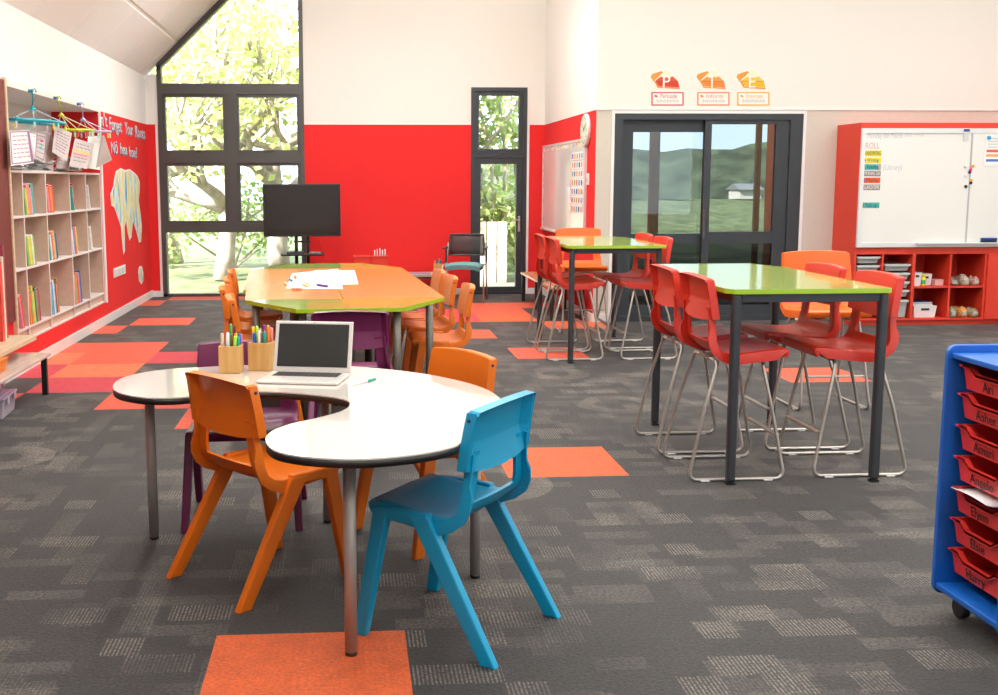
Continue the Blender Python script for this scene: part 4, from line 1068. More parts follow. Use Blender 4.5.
# ================================================================== on the orange topped cluster
def flat_sheet(label, px, Z, rot_lines=None):
    P = [on(x, y, Z=Z) for x, y in px]; c = sum(P, Vector())/len(P); t = thing('drawing_sheet', label, 'paper', (c.x, c.y, Z), 0, 'large paper sheets on the orange topped tables')
    m = MB(); m.prism([(p.x-c.x, p.y-c.y) for p in P], 0, .0012); m.obj('sheet', M_PAPER, t)
    return t, P, c
flat_sheet('wide white sheet under the scattered pens on the orange topped tables', [(292, 273.5), (338, 269), (343, 289), (286, 288.5)], OZ+.0003)
t, P, c = flat_sheet('white worksheet with a printed rectangle at the right of the scattered pens', [(314, 270.3), (354.5, 270.3), (358.5, 284.3), (345, 284.6), (318, 284.5)], OZ+.0018)
m = MB()
def pl(a, b, w):
    a = on(*a, Z=OZ+.0032); b = on(*b, Z=OZ+.0032); d = (b-a).normalized(); n = Vector((-d.y, d.x, 0))*w
    q = [a-n-c, b-n-c, b+n-c, a+n-c]; m.hull8([(v.x, v.y, .0012) for v in q], [(v.x, v.y, .0016) for v in q])
pl((315.5, 276), (346, 276), .006); pl((317, 280.5), (348, 280.5), .006); pl((315.5, 276), (317, 280.5), .012); pl((346, 276), (348, 280.5), .012); pl((338, 279.5), (341, 279.5), .03)
m.obj('printed_rectangle', mat('grey print', (.40, .40, .40), .8), t)
for cn, l, p0, p1 in (('cyan', 'blue felt pen lying on the white sheet, left of the others', (295, 283), (287, 276.8)), ('orange', 'orange felt pen lying furthest back on the white sheet', (297, 280.5), (294, 273.5)),
                      ('purple', 'purple felt pen lying on the white sheet, rightmost', (315, 284.2), (329, 286.6)), ('coral', 'coral red felt pen lying nearest us on the white sheet', (303, 288.9), (291.5, 289)),
                      ('sand', 'pale khaki pen on the white sheet, left of its twin', (299.5, 283), (311.5, 287.6)), ('sand', 'pale khaki pen on the white sheet, right of its twin', (302.5, 280.7), (313, 287)), ('cream', 'cream coloured pen lying leftmost on the white sheet', (283.5, 280), (288, 286.5))):
    a = on(*p0, Z=OZ+.011); b = on(*p1, Z=OZ+.011); L = min((b-a).length, .17); mid = (a+b)/2; d = (b-a).normalized()
    pen('felt_pen', 'pen', l, cn, tuple(mid-d*L/2+Vector((0, 0, -.0006))), d, L, .0085, None, 'pens scattered on the orange topped tables')
# ================================================================== television on its stand
tv = thing('television_stand', 'black two post television stand with a small shelf before the window', 'stand', (-.56, 13.32, 0), R(4))
for s in (-.07, .07):
    m = MB(); m.cyl((s, 0, .07), (s, 0, 1.16), .021, n=14); m.obj('pole', M_BLACK, tv)
m = MB(); m.box(-.26, .26, -.20, .10, .563, .583, .004); m.obj('shelf', M_BLACK, tv)
for s in (-1, 1):
    m = MB(); m.box(s*.30-.025, s*.30+.025, -.33, .33, .055, .085, .004); b_ = m.obj('base_foot', M_BLACK, tv)
    for y in (-.29, .29):
        m = MB(); m.cyl((s*.30-.012, y, .0275), (s*.30+.012, y, .0275), .0272, n=14); m.obj('caster', M_BLACK, b_)
m = MB(); m.box(-.274, .274, -.03, .03, .06, .08); m.obj('base_bar', M_BLACK, tv)
m = MB(); m.box(-.16, .16, -.045, -.0215, .95, 1.2, .003); m.box(-.10, .10, -.03, .03, .715, .735, .003); m.obj('mount_bracket', M_BLACK, tv)
t = thing('television', 'large black flat television with a blank screen in front of the window', 'television', (-.555, 13.27, .79), R(5))
m = MB(); m.box(-.46, .46, -.055, -.012, 0, .625, .006); m.obj('bezel', M_BLACK, t)
m = MB(); m.box(-.447, .447, -.0562, -.0552, .024, .612); m.obj('screen', mat('dark television screen', (.016, .012, .012), .12), t)
m = MB(); m.box(-.20, .20, -.0119, .0, .16, .5, .003); m.obj('rear_housing', M_BLACK, t)
t = thing('media_box', 'black media box lying on the shelf of the television stand', 'media box', (-.64, 13.205, .5838), R(4)); m = MB(); m.box(-.10, .10, -.05, .05, 0, .03, .004); m.obj('case', M_BLACK, t)
m = MB(); m.box(-.09, .09, -.0508, -.0501, .010, .018); m.obj('front_strip', mat('dim grey strip', (.15, .15, .16), .3), t)
t = thing('media_box', 'grey flat device lying at the right end of the television shelf', 'media box', (-.40, 13.21, .5838), R(8)); m = MB(); m.box(-.07, .07, -.06, .06, 0, .02, .004); m.obj('case', mat('mid grey plastic', (.2, .2, .21), .4), t)
m = MB(); m.box(-.02, .02, -.0608, -.0601, .006, .012); m.obj('front_strip', M_BLACK, t)
# ================================================================== grey-green visitor chair by the narrow door
t = thing('visitor_chair', 'teal seated visitor chair with black mesh back beside the narrow glass door', 'chair', (1.385, 13.06, 0), R(168))
M_TEAL = mat('teal upholstery', (.14, .34, .35), .7, noise=.08, nscale=60)
m = MB(); F = []; B = []
for i in range(9):
    F.append([]); B.append([])
    for j in range(9):
        u = i/4-1; v = j/4-1; k = (1-.12*v*v)
        z = .47-.018*(u**4+v**4)+.01*math.cos(u*1.5)
        F[-1].append((u*.235*k, v*.225, z)); B[-1].append((u*.22*k, v*.21, z-.05))
m.slab(F, B); m.obj('seat', M_TEAL, t)
mm = bpy.data.materials.new('black mesh'); mm.use_nodes = True; nt = mm.node_tree
tr = nt.nodes.new('ShaderNodeBsdfTransparent'); mxs = nt.nodes.new('ShaderNodeMixShader'); nt.nodes['Principled BSDF'].inputs['Base Color'].default_value = (.03, .035, .035, 1)
mxs.inputs[0].default_value = .72; nt.links.new(tr.outputs[0], mxs.inputs[1]); nt.links.new(nt.nodes['Principled BSDF'].outputs[0], mxs.inputs[2]); nt.links.new(mxs.outputs[0], nt.nodes['Material Output'].inputs[0])
m = MB(); F = [[(u*.215*(1-.05*v), -.235-.03*v-.03*(1-u*u), .55+.25*v) for u in (-1, -.6, -.2, .2, .6, 1)] for v in (0, .33, .66, 1)]; B = [[(x, y-.004, z) for x, y, z in r] for r in F]; m.slab(F, B); m.obj('backrest_mesh', mm, t)
m = MB(); ring = [F[0][k] for k in range(6)]+[F[1][5], F[2][5]]+[F[3][k] for k in range(5, -1, -1)]+[F[2][0], F[1][0]]; m.tube(ring, .012, 8, closed=True); m.obj('backrest_frame', M_CHAR, t)
for s in (-1, 1):
    m = MB(); m.tube([(s*.25, .22, 0.0102), (s*.245, .20, .43), (s*.24, .16, .455), (s*.24, -.20, .455), (s*.235, -.235, .60), (s*.225, -.26, .70)], .010, 8); m.obj('side_frame', M_CHROME, t)
    m = MB(); m.tube([(s*.25, -.25, 0.0102), (s*.24, -.19, .445)], .010, 8); m.obj('rear_leg', M_CHROME, t)
    m = MB(); m.box(s*.245-.02, s*.245+.02, -.235, .05, .64, .66, .006); m.box(s*.245-.012, s*.245+.012, -.215, -.19, .455, .641, .004); m.obj('armrest', M_CHAR, t)
# ================================================================== on the low table at the back wall
tz = .3005
def bin_(label, x, y, w, d, h, papers):
    t = thing('plastic_bin', label, 'bin', (x, y, tz), 0, 'red plastic bins on the low table'); m = MB(); q = .004; mr = mat('red bin plastic', (.75, .05, .03), .4)
    lo = lambda sx, sy: [(-w/2*sx, -d/2*sy), (w/2*sx, -d/2*sy), (w/2*sx, d/2*sy), (-w/2*sx, d/2*sy)]
    a = lo(.88, .88); b_ = lo(1, 1)
    for i in range(4):
        j = (i+1) % 4; k = .95
        m.hull8([(*a[i], 0), (*a[j], 0), (a[j][0]*k, a[j][1]*k, 0), (a[i][0]*k, a[i][1]*k, 0)], [(*b_[i], h), (*b_[j], h), (b_[j][0]*k, b_[j][1]*k, h), (b_[i][0]*k, b_[i][1]*k, h)])
    m.box(-w/2*.86, w/2*.86, -d/2*.86, d/2*.86, .0, .006); m.obj('tub', mr, t)
    m = MB(); m.box(-w/2-.008, w/2+.008, -d/2-.008, -d/2-.0005, h-.02, h, .002); m.obj('rim', mr, t)
    return t
bin_('empty red plastic bin on the low table by the red wall', .16, 13.58, .20, .2, .235, 0)
bin_('red plastic bin holding white papers on the low table', .385, 13.58, .20, .2, .235, 1)
for k in range(5):
    t = thing('booklet', '%s white booklet standing in the right red bin' % ORD[k], 'booklet', (.315+.032*k, 13.55, tz+.008), 0, 'white booklets in the red bin'); m = MB(); m.box(0, .012, -.05, .09, 0, .29+.012*((k*7) % 3)); m.obj('cover', M_PAPER, t)
    m = MB(); m.box(.004, .008, -.0506, -.0501, .02, .25); m.obj('spine_mark', mat('grey spine print', (.35, .33, .33), .7), t)
t = thing('book', 'flat purple covered book lying on the low table beside the pencil pot', 'book', (.88, 13.52, tz)); m = MB(); m.box(-.13, .13, -.09, .09, 0, .003); m.box(-.13, .13, -.09, .09, .015, .018); m.box(-.13, .13, .087, .09, .003, .015); m.obj('cover', mat('lilac cover', (.4, .25, .42), .5), t)
m = MB(); m.box(-.127, .127, -.087, .0869, .0031, .0149); m.obj('pages', M_PAPER, t)
t = thing('pencil_pot', 'bamboo pencil pot on the low table by the red back wall', 'pencil pot', (1.10, 13.50, tz)); a = .05; w_ = .006; h = .135
m = MB(); m.box(-a, a, -a, -a+w_, 0, h); m.box(-a, a, a-w_, a, 0, h); m.box(-a, -a+w_, -a+w_, a-w_, 0, h); m.box(a-w_, a, -a+w_, a-w_, 0, h); m.obj('walls', M_BAMBOO, t)
m = MB(); m.box(-a+w_, a-w_, -a+w_, a-w_, 0.0005, .006); m.obj('bottom', M_BAMBOO, t)
for k, (cn, x, y) in enumerate((('orange', -.03, -.02), ('purple', -.012, .02), ('green', .01, -.02), ('teal', .028, .02), ('blue', .03, -.03))):
    pen('felt_pen', 'pen', '%s felt pen in the pot on the low table by the back wall' % cn, cn, (1.10+x, 13.50+y, tz+.0085), (x*1.5, 0, 1), .165+.012*(k % 3), .008, None, 'felt pens in the far pot')
# ================================================================== side wall: whiteboard, clock, switch
wb = thing('whiteboard', 'framed whiteboard with coloured border strip on the red side wall under the clock', 'whiteboard', (XS, 12.72, .86))
YA, YBB, ZA, ZB = 11.49-12.72, 13.95-12.72, 0, 1.0
m = MB(); m.box(-.020, -.001, YA, YBB, ZA, ZB); m.obj('board', M_WB, wb)
m = MB(); m.box(-.028, -.0001, YA-.025, YA-.0002, ZA-.025, ZB+.025); m.box(-.028, -.0001, YBB+.0002, YBB+.025, ZA-.025, ZB+.025); m.box(-.028, -.0001, YA, YBB, ZB+.0002, ZB+.025); m.box(-.05, -.0001, YA, YBB, ZA-.025, ZA-.0002); m.obj('frame', M_ALU, wb)
def dotted(name, size, cols, seed):
    mm = bpy.data.materials.new(name); mm.use_nodes = True; nt = mm.node_tree; N = nt.nodes.new; L = nt.links.new; b = nt.nodes['Principled BSDF']; b.inputs['Roughness'].default_value = .6
    tc = N('ShaderNodeTexCoord'); v = N('ShaderNodeTexVoronoi'); v.inputs['Scale'].default_value = size; s = N('ShaderNodeSeparateColor'); r = N('ShaderNodeValToRGB'); r.color_ramp.interpolation = 'CONSTANT'
    e = r.color_ramp.elements
    for i, c in enumerate(cols):
        k = e[i] if i < 2 else e.new(i/len(cols)); k.position = i/len(cols); k.color = (*c, 1)
    L(tc.outputs['Object'], v.inputs['Vector']); L(v.outputs['Color'], s.inputs[0]); L(s.outputs[0], r.inputs['Fac']); L(r.outputs['Color'], b.inputs['Base Color']); return mm
mbd = dotted('coloured border strip', 26, [(.85, .82, .75), (.85, .65, .2), (.85, .82, .75), (.3, .5, .7), (.85, .82, .75), (.75, .3, .3), (.85, .8, .7)], 1)
m = MB(); m.box(-.0215, -.0201, YA, YBB, ZB-.05, ZB-.005); m.box(-.0215, -.0201, YBB-.03, YBB, 0, ZB-.05); m.box(-.0215, -.0201, YA+.70, YA+.73, 0, ZB-.05); m.obj('border_strip', mbd, wb)
MCH = [inkmat('navy picture', (.06, .10, .35)), inkmat('orange picture', (.75, .35, .08)), inkmat('olive picture', (.35, .42, .10)), inkmat('rose picture', (.70, .15, .25)), inkmat('teal picture', (.1, .45, .45))]
for r in range(7):
    z = ZB-.15-.095*r; t = thing('picture_card', '%s row of small coloured pictures down the side whiteboard' % ORD[r], 'card', (XS-.0221, YA+12.72+.36, .86+z), 0, 'picture strips on the side whiteboard')
    m = MB(); m.box(-.002, 0, -.30, .30, -.042, .042); m.obj('card', M_PAPER, t)
    for c in range(5):
        m = MB(); y = .24-.12*c
        if (r+c) % 2: m.cyl((-.0032, y, 0), (-.0021, y, 0), .033, n=10)
        else: m.box(-.0032, -.0021, y-.032, y+.032, -.028, .028, .0)
        m.obj('picture', MCH[(r*2+c) % 5], t)
t = thing('wall_clock', 'round white wall clock with a pale green face on the red side wall', 'clock', (XS-.0005, 11.47, 1.965))
Mx = Matrix.Rotation(R(-90), 4, 'Y')
m = MB(); m.lathe([(.165, 0), (.17, .01), (.17, .03), (.155, .042), (.150, .036)], Mx, 32); m.obj('rim', M_WPLA, t)
m = MB(); m.cyl((-.0365, 0, 0), (-.0385, 0, 0), .148, n=32); m.obj('face', mat('pale green clock face', (.62, .74, .55), .4), t)
m = MB()
for k in range(12):
    a = 2*PI*k/12; m.box(-.0395, -.0386, -.006, .006, .118, .14, 0, Matrix.Rotation(a, 4, 'X'))
m.obj('hour_marks', M_BLACK, t)
for nm_, L_, w_, a in (('hour_hand', .075, .007, R(-50)), ('minute_hand', .115, .005, R(60))):
    m = MB(); x = -.041 if nm_[0] == 'h' else -.0425; m.box(x-.001, x, -w_, w_, -.015, L_, 0, Matrix.Rotation(a, 4, 'X')); m.obj(nm_, M_BLACK, t)
t = thing('light_switch', 'white light switch on the red side wall below the clock', 'switch', (XS-.0005, 11.38, 1.46)); m = MB(); m.box(-.012, 0, -.05, .05, -.06, .06, .004); m.obj('plate', M_WPLA, t)
m = MB(); m.box(-.018, -.0121, -.02, .02, -.025, .025, .003); m.obj('rocker', mat('grey white plastic', (.66, .64, .64), .4), t)
# ================================================================== three posters above the sliding doors
YP = YD-.0065
def px_on(pts, Y): return [on(x, y, Y=Y) for x, y in pts]
zp = lambda x, y: (640+x/7.129, 60+y/7.129)
MPW = mat('poster white border', (.86, .84, .80), .7); MCRUST = mat('pie crust print', (.70, .30, .05), .7); MWHIP = mat('whipped cream print', (.86, .78, .60), .7); MOUT = mat('brown outline print', (.25, .10, .05), .7)
def poster(ltr, word, dx, c1, c2, frame):
    o = on(*zp(180+dx, 140), Y=YP); M = frame_M((0, 0, 0), (1, 0, 0), (0, 0, 1))
    def P(pts): return [((q.x-o.x), (q.z-o.z)) for q in px_on([zp(x+dx, y) for x, y in pts], YP)]
    t = thing('poster', 'cut-out %s pie slice poster with the letter %s above the sliding doors' % (dict(P='red', I='orange', E='yellow')[ltr], ltr), 'poster', tuple(o))
    m = MB(); m.prism(P([(68, 120), (80, 95), (130, 75), (160, 72), (186, 52), (215, 65), (232, 90), (235, 115), (275, 150), (294, 210), (180, 208), (120, 200), (98, 160), (75, 140)]), 0, .002, M); m.obj('backing', MPW, t)
    m = MB(); m.prism(P([(75, 122), (84, 100), (155, 78), (165, 92), (110, 140), (98, 155)]), .0021, .003, M); m.prism(P([(98, 150), (115, 148), (132, 188), (283, 200), (285, 208), (125, 198)]), .0021, .003, M); m.obj('crust', MCRUST, t)
    m = MB(); m.prism(P([(108, 148), (160, 108), (235, 118), (270, 150)]), .0021, .0032, M); m.obj('pie_top', c1, t)
    m = MB(); m.prism(P([(112, 150), (271, 152), (282, 198), (134, 187)]), .0021, .0032, M); m.obj('pie_filling', c2, t)
    m = MB(); m.prism(P([(108, 148), (270, 150), (271, 153), (110, 152)]), .0033, .0036, M); m.obj('outline', MOUT, t)
    m = MB(); m.prism(P([(150, 118), (148, 100), (165, 92), (172, 75), (186, 62), (198, 78), (215, 75), (220, 92), (230, 105), (220, 125), (190, 120), (170, 128)]), .0033, .0042, M); m.obj('cream_swirl', MWHIP, t)
    cpt = P([(185, 160)])[0]
    m = MB(); text_mb(m, ltr, .17, M @ Matrix.Translation((cpt[0], cpt[1], .0048)), .0006); m.obj('letter', MPW, t)
    q = on(*zp(195+dx, 277), Y=YP)
    t2 = thing('word_card', 'small bordered card reading %s below the %s pie poster' % (word, dict(P='red', I='orange', E='yellow')[ltr]), 'card', tuple(q))
    def P2(pts): return [((a.x-q.x), (a.z-q.z)) for a in px_on([zp(x+dx, y) for x, y in pts], YP)]
    m = MB(); m.prism(P2([(80, 232), (84, 228), (308, 228), (312, 232), (312, 322), (308, 326), (84, 326), (80, 322)]), 0, .0015, M); m.obj('frame', frame, t2)
    m = MB(); m.prism(P2([(91, 238), (301, 238), (301, 316), (91, 316)]), .0016, .0022, M); m.obj('card', MPW, t2)
    a = P2([(205, 258)])[0]; m = MB(); text_mb(m, word, .062, M @ Matrix.Translation((a[0], a[1], .003)), .0005, maxw=.17); m.obj('word', frame, t2)
    m = MB(); m.prism(P2([(101, 250), (118, 250), (128, 266), (105, 264)]), .0023, .0032, M); m.obj('pie_icon', c2, t2)
    m = MB(); rr = random.Random(5)
    for y in (284, 291, 298):
        x = 112+rr.randint(0, 8)
        while x < 275:
            w = rr.randint(8, 24); m.prism(P2([(x, y), (x+w, y), (x+w, y+3), (x, y+3)]), .0023, .003, M); x += w+5
    m.obj('small_print', mat('grey small print', (.4, .38, .37), .8), t2)
poster('P', 'Persuade', 0, mat('red pie print', (.70, .08, .03), .7), mat('deep red pie print', (.62, .04, .02), .7), mat('crimson card frame', (.60, .10, .14), .6))
poster('I', 'Inform', 327, mat('orange pie print', (.84, .30, .05), .7), mat('deep orange pie print', (.80, .22, .03), .7), mat('coral card frame', (.78, .26, .14), .6))
poster('E', 'Entertain', 612, mat('yellow pie print', (.88, .55, .05), .7), mat('golden pie print', (.85, .44, .02), .7), mat('amber card frame', (.80, .42, .10), .6))
# ================================================================== red cabinet and the large whiteboard
CY0, CY1 = 10.56, YD-.002
cb = thing('cabinet', 'red storage cabinet with open cubbies and trays under the large whiteboard', 'cabinet', (5.0, CY0, 0))
def part(name, x0, x1, y0, y1, z0, z1, m_=M_CABRED, bev=.002, parent=None):
    m = MB(); m.box(x0-5.0, x1-5.0, y0-CY0, y1-CY0, z0, z1, bev); return m.obj(name, m_, parent or cb)
CXE = 8.2
part('upper_body', 5.0, CXE, CY0+.0, CY1, .735, 2.0)
part('end_panel', 5.0, 5.022, CY0, CY1, 0, .7349)
for x in (5.285, 5.60, 5.985, 6.345): part('divider', x, x+(.018, .03, .02, .022)[(5.285, 5.60, 5.985, 6.345).index(x)], CY0, CY1-.02, .07, .7129)
part('top_board', 5.0221, CXE, CY0, CY1-.02, .713, .7349)
part('base_board', 5.0221, CXE, CY0, CY1-.02, .05, .0699)
part('plinth', 5.0221, CXE, CY0+.03, CY0+.05, 0, .0499)
part('back_panel', 5.0221, CXE, CY1-.0199, CY1, .05, .7349)
part('shelf', 5.6301, 5.9849, CY0+.004, CY1-.02, .372, .390); part('shelf', 6.0051, 6.3449, CY0+.004, CY1-.02, .372, .390)
d = part('door', 6.368, 7.25, CY0-.018, CY0-.0005, .055, .712); 
m = MB(); m.box(7.15-5, 7.2-5, -.034, -.0181, .40, .52, .003); m.obj('handle', M_CABRED, d)
# trays
def tray(x0, x1, zt, h, label):
    w = x1-x0; t = thing('storage_tray', label, 'tray', ((x0+x1)/2, CY0+.02, zt-h), 0, 'grey storage trays in the red cabinet'); a = w/2-.02; b_ = w/2-.008; y1 = .40
    m = MB(); m.hull8([(-a+.012, .012, 0), (a-.012, .012, 0), (a-.012, y1-.012, 0), (-a+.012, y1-.012, 0)], [(-a, 0, h-.012), (a, 0, h-.012), (a, y1, h-.012), (-a, y1, h-.012)], .004); m.obj('tub', M_GREYP, t)
    m = MB(); m.box(-b_, b_, -.012, y1, h-.0118, h, .003); m.box(-b_+.01, b_-.01, -.02, -.0121, h-.02, h-.002, .002); m.obj('rim', mat('pale grey tray rim', (.56, .56, .55), .4), t); return t
for k in range(7): tray(5.024, 5.283, .690-.0865*k, .066, '%s grey tray from the top in the left tray column of the red cabinet' % ORD[k])
for k in range(4): tray(5.305, 5.598, .612-.0865*k, .066, '%s grey tray from the top in the right tray column of the red cabinet' % ORD[k])
tray(5.305, 5.598, .252, .175, 'deep grey tray at the bottom of the right tray column')
# cubby contents
def basket(label, x0, x1, y0, d, z, h):
    w = x1-x0; t = thing('basket', label, 'basket', ((x0+x1)/2, y0+d/2, z), 0, 'white plastic baskets in the red cabinet'); a, b_ = w/2, d/2; k = .9; m = MB(); q = .004
    lo = [(-a*k, -b_*k), (a*k, -b_*k), (a*k, b_*k), (-a*k, b_*k)]; hi = [(-a, -b_), (a, -b_), (a, b_), (-a, b_)]
    for i in range(4):
        j = (i+1) % 4; s = .94
        m.hull8([(*lo[i], 0), (*lo[j], 0), (lo[j][0]*s, lo[j][1]*s, 0), (lo[i][0]*s, lo[i][1]*s, 0)], [(*hi[i], h), (*hi[j], h), (hi[j][0]*s, hi[j][1]*s, h), (hi[i][0]*s, hi[i][1]*s, h)])
    m.box(-a*k*.95, a*k*.95, -b_*k*.95, b_*k*.95, 0, .005); m.obj('tub', M_WPLA, t)
    m = MB(); m.box(-a*.35, a*.35, -b_-.0006, -b_+.004, h-.045, h-.025, 0); m.obj('hand_slot', M_BLACK, t); return t
basket('taller white basket at the left of the upper left cubby', 5.634, 5.725, 10.60, .30, .3905, .135)
basket('white basket behind the glue bottle in the upper left cubby', 5.765, 5.875, 10.68, .22, .3905, .115)
basket('wide white basket holding books in the lower left cubby', 5.66, 5.90, 10.60, .28, .0705, .12)
t = thing('glue_bottle', 'yellow and green glue bottle standing in the upper left cubby', 'glue bottle', (5.752, 10.62, .3905))
m = MB(); m.lathe([(.018, 0), (.021, .004), (.021, .085), (.017, .09)], None, 16); m.obj('body', mat('yellow glue plastic', (.82, .72, .03), .35), t)
m = MB(); m.lathe([(.0214, .022), (.0217, .023), (.0217, .06), (.0214, .061)], None, 16); m.obj('label', mat('green glue label', (.05, .42, .12), .5), t)
m = MB(); m.lathe([(.018, .0905), (.018, .115), (.012, .12)], None, 16); m.obj('cap', mat('yellow cap', (.85, .66, .02), .35), t)
t = thing('small_box', 'small clear pink box at the right of the upper left cubby', 'box', (5.925, 10.68, .3905)); m = MB(); m.box(-.045, .045, -.05, .05, 0, .052, .004); m.obj('body', mat('clear pinkish plastic', (.70, .40, .38), .2), t)
m = MB(); m.box(-.047, .047, -.052, .052, .0522, .06, .003); m.obj('lid', mat('pinkish lid', (.75, .5, .47), .3), t)
for k, (cn, l) in enumerate((('white', 'white book lying in the basket of the lower left cubby'), ('navy', 'navy book lying on the white one in the lower left cubby'))):
    t = thing('book', l, 'book', (5.75, 10.745, .192+.02*k)); m = MB(); m.box(-.10, .11, -.13, .13, 0, .002); m.box(-.10, .11, -.13, .13, .013, .015); m.box(.108, .11, -.13, .13, .002, .013); m.obj('cover', bmat(cn, BC[cn]), t)
    m = MB(); m.box(-.098, .1079, -.128, .128, .0021, .0129); m.obj('pages', M_PAPER, t)
def bag(label, x, y, z, w, d, h, cols, seed):
    mm = dotted('mixed bits %d' % seed, 90, cols, seed); rr = random.Random(seed); m = MB(); F = []; B = []
    t = thing('bag', label, 'bag', (x, y, z), 0, 'bags of small bits in the red cabinet')
    prof = [(.90, 0), (1.02, .2), (1.02, .5), (.94, .78), (.74, .92), (.4, .97)]; b = bmesh.new(); n = 14; rings = []
    for s, v in prof: rings.append([b.verts.new((math.copysign(abs(math.cos(2*PI*k/n))**.55, math.cos(2*PI*k/n))*w/2*s*.97*(1+.04*rr.uniform(-1, 1)), math.sin(2*PI*k/n)*d/2*s*(1+.1*rr.uniform(-1, 1)), h*v*(1+(.26*rr.uniform(-1, 1) if v > .1 else 0)))) for k in range(n)])
    for i in range(len(prof)-1):
        for k in range(n): b.faces.new([rings[i][k], rings[i][(k+1) % n], rings[i+1][(k+1) % n], rings[i+1][k]]).smooth = True
    b.faces.new(rings[0][::-1]); b.faces.new(rings[-1]); m._merge(b); m.obj('contents', mm, t)
    m = MB(); m.box(-w*.3, w*.1, -d*.53, -d*.49, h*.25, h*.7, .002); m.obj('paper_tag', mat('faded tag', (.5, .44, .4), .7), t)
br = [(.20, .14, .10), (.32, .26, .20), (.14, .10, .08), (.42, .36, .30)]
bag('bag of brown bits at the left of the upper right cubby', 6.075, 10.70, .3905, .12, .2, .075, br, 1)
bag('bag of pale bits in the middle of the upper right cubby', 6.187, 10.68, .3905, .088, .2, .095, [(.5, .42, .3), (.3, .2, .15), (.55, .5, .42)], 2)
bag('bag of pinkish bits at the right of the upper right cubby', 6.290, 10.68, .3905, .088, .2, .08, [(.55, .28, .22), (.4, .2, .18), (.6, .4, .34)], 3)
bag('bag of greenish brown sticks at the left of the lower right cubby', 6.062, 10.68, .0705, .098, .24, .10, [(.18, .16, .08), (.35, .22, .12), (.25, .28, .14), (.5, .4, .3)], 4)
bag('bag of orange sticks in the middle of the lower right cubby', 6.175, 10.68, .0705, .098, .24, .095, [(.75, .25, .03), (.4, .2, .1), (.8, .4, .1)], 5)
bag('bag of brown and green sticks at the right of the lower right cubby', 6.286, 10.68, .0705, .098, .24, .085, [(.22, .16, .1), (.3, .3, .16), (.45, .3, .2)], 6)
# the whiteboard on the cabinet
WY = CY0-.0005
w = thing('whiteboard', 'large whiteboard with the daily timetable on the front of the red cabinet', 'whiteboard', (5.0, WY, .75))
WZ = .75; fy = -.03
def wp(name, x0, x1, y0, y1, z0, z1, m_, bev=.001):
    m = MB(); m.box(x0-5.0, x1-5.0, y0, y1, z0-WZ, z1-WZ, bev); return m.obj(name, m_, w)
wp('board', 5.043, 6.125, -.020, -.004, .83, 1.895, M_WB, 0); wp('sliding_board', 6.126, CXE-.06, -.026, -.004, .83, 1.895, M_WB, 0)
wp('frame', 5.004, CXE-.02, -.03, -.0, .785, .8299, M_ALU); wp('frame', 5.004, CXE-.02, -.03, 0, 1.8951, 1.945, M_ALU); wp('frame', 5.004, 5.0429, -.03, 0, .83, 1.895, M_ALU)
wp('board_seam', 6.112, 6.1255, -.0275, -.0201, .83, 1.895, mat('grey seam strip', (.45, .45, .46), .4))
WF = WY-.0205
MT = lambda px, py: frame_M(tuple(on(px, py, Y=WF)), (1, 0, 0), (0, 0, 1))
def wb_text(name, body, px, py, size, m_, maxw=None):
    m = MB(); M = MT(px, py); M = Matrix.Translation((-5.0, -WY, -WZ)) @ M; text_mb(m, body, size, M, .0004, maxw=maxw); return m.obj(name, m_, w)
MI = mat('pale grey blue marker ink', (.50, .52, .58), .6); MIR = mat('pale red marker ink', (.70, .34, .36), .6); MIB = mat('faded marker ink', (.62, .61, .62), .6)
wb_text('marker_writing', 'Monday 6th March', 885, 136, .07, MI, .35); wb_text('marker_writing', '2023  Week', 914.5, 134.6, .065, MIB, .20)
wb_text('marker_writing', 'ROLL', 872.5, 146, .085, MIR, .14); wb_text('marker_writing', '(Library)', 892.5, 167.5, .075, MI, .19)
SL = [('handwriting', 153.3, 'HANDWRITING', (.82, .66, .02), (.03, .12, .08)), ('writing', 160.3, 'Writing', (.85, .72, .03), (.05, .07, .2)), ('reading', 167, 'Reading', (.06, .42, .36), (.02, .04, .22)), ('morning tea', 173.5, 'MORNING TEA', (.25, .20, .19), (.85, .82, .8)),
      ('maths', 180.3, 'Maths', (.72, .12, .03), (.10, .03, .02)), ('lunchtime', 187.3, 'LUNCHTIME', (.27, .22, .21), (.85, .82, .8)), ('pack up', 205.3, 'Pack up', (.05, .42, .34), (.02, .04, .22))]
SLC = ['upper yellow', 'lower yellow', 'upper green', 'upper grey', 'orange red', 'lower grey', 'lowest green']
for k, (nm_, py, word, bg, fg) in enumerate(SL):
    c = on(872.3-.3*k*(1 if k < 6 else 1.15), py, Y=WF); t = thing('label_strip', '%s timetable strip reading %s on the large whiteboard' % (SLC[k], word.lower()), 'label', tuple(c), 0, 'timetable strips on the large whiteboard')
    m = MB(); m.box(-.092, .092, -.002, -.0002, -.027, .027); m.obj('strip', mat('strip '+nm_, bg, .5), t)
    m = MB(); text_mb(m, word, .052, frame_M((.008, -.0026, 0), (1, 0, 0), (0, 0, 1)), .0004, maxw=.15 if len(word) > 8 else .115); m.obj('word', mat('strip ink '+nm_, fg, .5), t)
    if k in (1, 2, 4, 6):
        m = MB(); m.cyl((-.075, -.0032, 0), (-.075, -.0021, 0), .014, n=8) if k != 2 else m.box(.065, .088, -.0032, -.0021, -.02, .02); m.obj('icon', inkmat('icon %d' % k, ((.6, .1, .1), (.1, .1, .4), (.6, .35, .25))[k % 3]), t)
